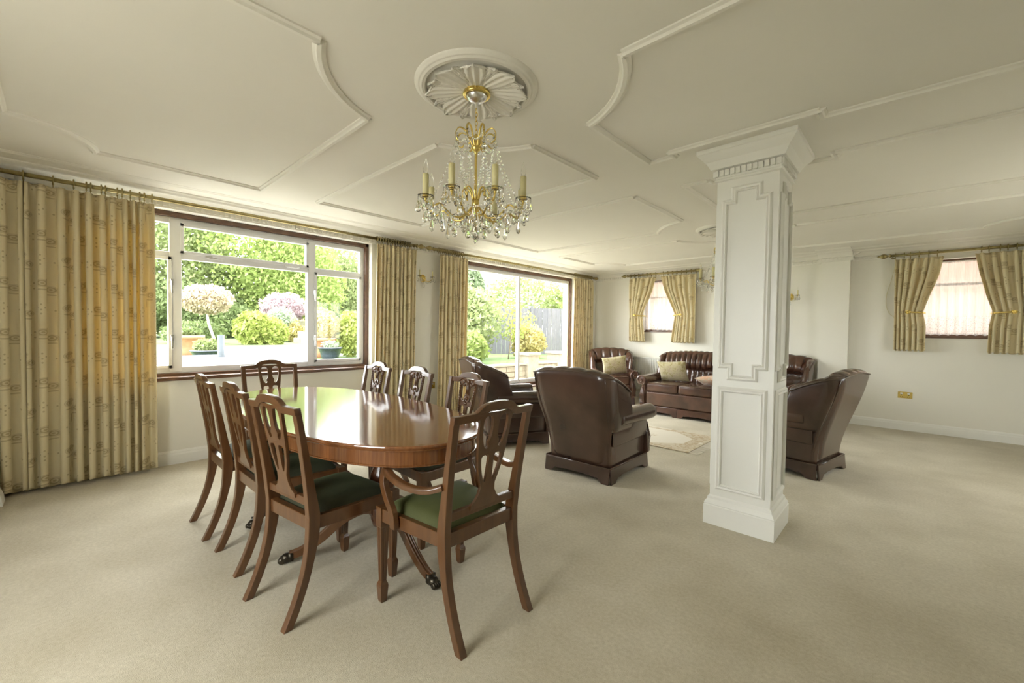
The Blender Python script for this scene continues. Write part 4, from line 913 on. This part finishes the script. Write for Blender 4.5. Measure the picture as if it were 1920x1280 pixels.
# ------------------------------------------------------------ sockets, radiator, board
def socket(loc, rz, wd, label):
    t = empty('wall_socket', loc, rz); tag(t, label, 'socket', 'brass wall sockets')
    MB().box(-wd/2, wd/2, -.001, .006, -.043, .043).build('plate', 'brass', t, bevel=.003)
    for s in ((-1, 1) if wd > .1 else (0,)):
        MB().box(s*.036-.013, s*.036+.013, .005, .009, .010, .032).build('rocker', 'plastic', t, bevel=.002)
        h = MB().box(s*.036-.005, s*.036+.005, .004, .0072, -.004, .004)
        for q in (-.011, .011): h.box(s*.036+q-.004, s*.036+q+.004, .004, .0072, -.026, -.020)
        h.build('pin_holes', 'darkbrass', t)
socket((XL, 3.60, .485), -PI/2, .086, 'square brass socket on the wall behind the dining chairs'); socket((-.055, YF, .475), PI, .146, 'wide brass double socket on the far wall above the skirting')
rd = empty('radiator', (-3.40, YF, 0)); rd.location.y -= .003; tag(rd, 'white ridged panel radiator under the small window behind the sofa', 'radiator')
def rprof(u, v):
    x = -.70+1.4*u; k = (u*42) % 1; d = .014*sstep(.15, .35, k)*(1-sstep(.65, .85, k)) if .03 < v < .97 else 0
    return (x, -.075-d, .17+.62*v)
MB().grid(rprof, 252, 24).box(-.70, .70, -.074, -.035, .17, .79).build('panel', 'white', rd)
MB().box(-.705, .705, -.095, -.03, .785, .797).build('top_grille', 'white', rd, bevel=.003)
for x in (-.70, .70): MB().box(x-.006, x+.006, -.09, -.03, .175, .79).build('side_panel', 'white', rd)
for x in (-.5, .5): MB().box(x-.02, x+.02, -.036, .002, .3, .7).build('bracket', 'white', rd)
MB().tube([(-.73, -.055, .0), (-.73, -.055, .20), (-.69, -.055, .21)], .008, 8).lathe([(.012, .10), (.018, .11), (.018, .17), (.012, .18)], (-.73, -.055, 0), 12).build('valve_pipe', 'white', rd, True)
wp = MB().loft([[(-4.72, -.62, 0), (-4.56, -.62, 0), (-4.56, -.285, 0), (-4.72, -.285, 0)], [(-4.72, -.62, .05), (-4.565, -.62, .05), (-4.565, -.29, .05), (-4.72, -.29, .05)], [(-4.72, -.62, .50), (-4.66, -.62, .50), (-4.66, -.42, .50), (-4.72, -.42, .50)]])
tag(wp.build('storage_box', 'white', None, bevel=.006), 'white sloped box standing on the carpet before the wide curtain', 'box')

# ------------------------------------------------------------ garden
struct(MB().box(-9.7, XL-.3, -12, 5.6, -.05, .05).box(-6.62, XL-.3, 5.6, 16, -.05, .12).build('patio', 'patio'), 'pale paved patio outside the windows')
struct(MB().box(-75, -9.7, -45, 5.6, .2, .5).box(-75, -6.7, 5.6, 60, .2, .5).build('lawn', 'lawn'), 'bright mown lawn beyond the patio')
struct(MB().box(-75, 40, 10.6, 10.7, -.1, .0).box(-4.9, 30, YF+.3, 60, -.1, -.02).box(-9, 30, -40, YN-.3, -.1, -.02).box(XR+.3, 30, YN-.3, YF+.3, -.1, -.02).build('side_ground', 'patio'), 'paved ground around the house')
gw = empty('retaining_wall', (-6.62, 0, 0)); tag(gw, 'low pale stone retaining wall with capped piers outside the sliding window', 'garden wall')
for c in range(3):
    y = 5.6+(.2 if c % 2 else 0)
    while y < 11.2:
        L = random.choice((.36, .44, .3)); MB().box(-.13, .10-random.random()*.012, y, y+L-.012, .10+c*.125, .10+c*.125+.115).build('stone', 'stone', gw, bevel=.008); y += L
MB().box(-.12, .085, 5.6, 11.3, .10, .47).build('core', 'soil', gw)
MB().box(-.16, .13, 5.55, 11.4, .475, .52).build('coping', 'stone', gw, bevel=.01)
for y in (7.6, 8.75, 10.2):
    MB().box(-.21, .17, y-.19, y+.19, .10, .70).build('pier', 'stone', gw, bevel=.01); MB().box(-.25, .21, y-.23, y+.23, .70, .76).build('pier_cap', 'stone', gw, bevel=.012)
def foliage(par, c, r, n, mt, leaf=.09, shell=.55, seed=0, nm='foliage'):
    rnd = random.Random(seed+int(abs(c[0]*31+c[1]*17))); vs = []; fs = []
    for i in range(n):
        while 1:
            d = Vector((rnd.uniform(-1, 1), rnd.uniform(-1, 1), rnd.uniform(-1, 1)))
            if shell < d.length < 1: break
        lump = 1+.13*math.sin(d.x*7+seed)*math.cos(d.y*6+d.z*5+seed)
        p = Vector((c[0]+d.x*r[0]*lump, c[1]+d.y*r[1]*lump, c[2]+d.z*r[2]*lump))
        a = Vector((rnd.gauss(0, 1), rnd.gauss(0, 1), rnd.gauss(0, 1))).normalized(); b_ = a.orthogonal().normalized(); s = leaf*rnd.uniform(.6, 1.3); k = len(vs)
        vs += [p-a*s, p+b_*s*.5, p+a*s, p-b_*s*.5]; fs.append((k, k+1, k+2, k+3))
    me = bpy.data.meshes.new(nm); me.from_pydata([tuple(v) for v in vs], [], fs)
    return tag(mk(nm, me, mt, par), kind='stuff')
def trunk(par, pts, r, mt='bark'): return MB().tube(pts, r, 8, (1, 0, 0), scale=[1-.4*i/(len(pts)-1) for i in range(len(pts))]).build('trunk', mt, par, True)
def plant(name, x, y, blobs, label, cat, mt, tr=None, leaf=.09, n=2500, z=.5, group=None, tmt='bark', shell=.5):
    t = empty(name, (x, y, z)); tag(t, label, cat, group)
    for i, (dx, dy, dz, rx, ry, rz) in enumerate(blobs): foliage(t, (dx, dy, dz), (rx, ry, rz), n, mt, leaf, shell, i)
    if tr: trunk(t, tr[0], tr[1], tmt)
    return t
plant('standard_tree', -22.5, 4.35, [(0, 0, 1.95, 1.0, 1.0, .62)], 'pinkish dome-headed standard tree with pale stem', 'tree', 'pink', ([(.1, .35, 0), (.03, .1, .9), (0, 0, 1.7)], .06), .09, 5000, tmt='palebark')
plant('shrub', -21.5, 5.9, [(0, 0, .7, .75, .75, .75), (.3, .7, .55, .6, .6, .6)], 'bright yellow-green leafy shrub beside the dome-headed tree', 'shrub', 'g4', None, .14, 2200)
plant('shrub', -24, 4.2, [(0, 0, .45, 1.4, 1.2, .55)], 'low dark green shrub under the dome-headed tree', 'shrub', 'g1', None, .1, 2500)
plant('flowering_tree', -27, 9.0, [(0, 0, 1.9, 1.25, 1.25, .9)], 'mauve-tinted rounded tree behind the flower bed', 'tree', 'mauve', ([(0, 0, 0), (0, 0, 1.5)], .08), .1, 4000)
plant('shrub', -25, 8.2, [(0, 0, .9, .8, .8, .95)], 'grey-green feathery shrub in front of the mauve tree', 'shrub', 'grey', None, .09, 3000)
plant('shrub', -24.5, 9.0, [(0, 0, .55, .8, .8, .62)], 'golden grassy shrub at the lawn edge', 'shrub', 'gold', None, .09, 3000)
plant('shrub', -26.5, 10.8, [(0, 0, 1.0, .9, .9, 1.0)], 'lime green rounded shrub beside the stone urn', 'shrub', 'g2', None, .1, 3000)
plant('hedge', -36, 17, [(4*k-8, 4.6*k-9, 1.1, 3, 3.4, 1.25) for k in range(5)], 'long clipped green hedge across the far lawn', 'hedge', 'g1', None, .2, 2500)
far = [(-38, -7, 10, 5.5, 'g1'), (-40, 3, 10.5, 6, 'bushy'), (-37, 10.5, 9.5, 5.0, 'g2'), (-44, 18, 8.5, 4.6, 'bushy'), (-48, 25, 6.0, 4.4, 'g1'), (-34, -1.5, 3.2, 3.5, 'g3'), (-36, 5.5, 3.0, 3.5, 'g1')]
ftl = ['tall dark green tree at the garden end, seen by the wide curtain', 'tall pale green tree behind the dome-headed standard tree', 'bright green spreading tree above the mauve tree', 'tall pale green tree over the hedge end', 'distant green tree against the white sky', 'low dark tree beneath the tall trees by the wide curtain', 'low green tree behind the yellow-green shrub']
for (x, y, h, r, mt), lb in zip(far, ftl):
    plant('garden_tree', x, y, [(0, 0, h*.72, r, r, h*.55), (1.5, r*.4, h*.45, r*.7, r*.8, h*.45)], lb, 'tree', mt, ([(0, 0, 0), (.1, 0, h*.3), (0, .1, h*.6)], .3), .17, 11000, group='trees along the garden end')
ug = empty('stone_urn', (-22.8, 8.75, .5)); tag(ug, 'white stone urn on a stepped plinth by the flower bed', 'urn')
MB().box(-.5, .5, -.5, .5, 0, .25).box(-.35, .35, -.35, .35, .25, .6).build('plinth', 'stone', ug); MB().lathe([(.2, .6), (.12, .7), (.3, .9), (.42, 1.1), (.45, 1.12), (.4, 1.1)], n=20).build('bowl', 'stone', ug, True)
def pot(x, y, r, h, mt, label, fol, frad, fh, leaf=.05, n=900):
    t = empty('plant_pot', (x, y, .5)); tag(t, label, 'plant pot')
    MB().lathe([(r*.68, 0), (r*.8, h*.3), (r*.98, h*.85), (r*1.06, h*.86), (r*1.06, h), (r*.95, h), (r*.93, h*.9), (.01, h*.9)], n=28).build('pot', mt, t, True)
    foliage(t, (0, 0, h+fh*.55), (frad, frad, fh), n, fol, leaf, .2, 3)
    return t
pot(-13.2, 2.15, .36, .55, 'terra', 'tall terracotta pot on the lawn behind the low blue pot', 'g1', .3, .12)
pot(-12.1, 2.35, .31, .22, 'blueglaze', 'low dark blue glazed pot of green plants on the lawn', 'bushy', .26, .17)
pot(-11.3, 4.72, .33, .52, 'terra', 'terracotta pot holding a golden shrub', 'gold', .42, .45, .06, 1800)
pot(-10.6, 4.62, .27, .30, 'blueglaze', 'round dark blue glazed pot beside the golden shrub', 'grey', .2, .1, .04, 300)
plant('shrub', -11.2, 5.5, [(0, 0, .62, .5, .5, .62)], 'yellow-green shrub beside the potted golden shrub', 'shrub', 'g4', None, .06, 2500)
gt = empty('garden_table', (-7.95, 1.35, .05)); tag(gt, 'large flat grey garden table with a parasol tube on the patio', 'table')
MB().loft([oval(1.33-d, 1.42-d, z, 64, 5) for d, z in ((.02, .68), (0, .685), (0, .705), (.015, .712))]).build('top', 'greytop', gt)
for sx in (-1, 1):
    for sy in (-1, 1): MB().box(sx*1.1-.035, sx*1.1+.035, sy*1.15-.035, sy*1.15+.035, 0, .69).build('leg', 'pole', gt)
MB().tube([(-.62, .52, .0), (-.62, .52, 1.08)], .052, 14).build('parasol_tube', 'pole', gt, True)
plant('round_bush', -8.8, 7.1, [(0, 0, .95, 1.3, 1.35, 1.0), (-.1, .1, 1.4, .95, 1.0, .62)], 'big rounded light green bush outside the sliding window', 'shrub', 'bushy', ([(0, .2, -.1), (.1, .3, .6)], .12), .055, 7000)
plant('shrub', -7.3, 6.25, [(0, 0, .35, .45, .5, .42)], 'low leafy shrub at the foot of the big rounded bush', 'shrub', 'g2', None, .07, 1200)
plant('conifer', -13.0, 11.2, [(0, 0, 1.3, 1.0, 1.0, 1.3), (0, 0, 2.4, .7, .7, 1.0)], 'dark green conifer behind the big rounded bush', 'tree', 'g3', ([(0, 0, 0), (0, 0, 2.5)], .1), .08, 5000)
plant('slender_tree', -7.9, 8.25, [(0, 0, 1.3, .35, .35, .35), (.1, .5, 1.0, .35, .4, .35), (-.05, .25, .7, .3, .3, .25)], 'slender leafy sapling in front of the dark fence', 'tree', 'g4', ([(0, 0, 0), (.02, .06, .5), (0, .1, 1.2)], .018), .05, 160, shell=.1)
plant('shrub', -8.0, 9.15, [(0, 0, .45, .5, .5, .5)], 'golden-green bush by the dark fence', 'shrub', 'gold', None, .06, 2000)
fc = empty('garden_fence', (-11.6, 8.3, .5)); fc.rotation_euler = (0, 0, R(-46)); tag(fc, 'dark grey vertical board fence behind the bushes', 'fence')
for k in range(44): MB().box(-.06+.012*(k % 2), -.04+.012*(k % 2), k*.15-.6, k*.15-.6+.146, 0, 1.52).build('board', 'fence', fc)
for y in (-.6, 1.4, 3.4, 5.4): MB().box(-.03, .05, y-.04, y+.04, 0, 1.6).build('post', 'fence', fc)
for (x, y, h, r, mt, lb) in ((-17, 19, 4.2, 2.6, 'bushy', 'pale green tree beyond the dark fence'), (-14, 21, 3.6, 2.4, 'g2', 'bright green tree beyond the fence, nearest the room corner')):
    plant('garden_tree', x, y, [(0, 0, h*.6, r, r, h*.42)], lb, 'tree', mt, ([(0, 0, 0), (0, 0, h*.5)], .12), .12, 5000, group='trees beyond the fence')
struct(MB().box(-6.0, 8, 11.5, 11.8, -.05, 5.2).build('boundary_wall', 'neigh'), 'pinkish wall beyond the small windows')
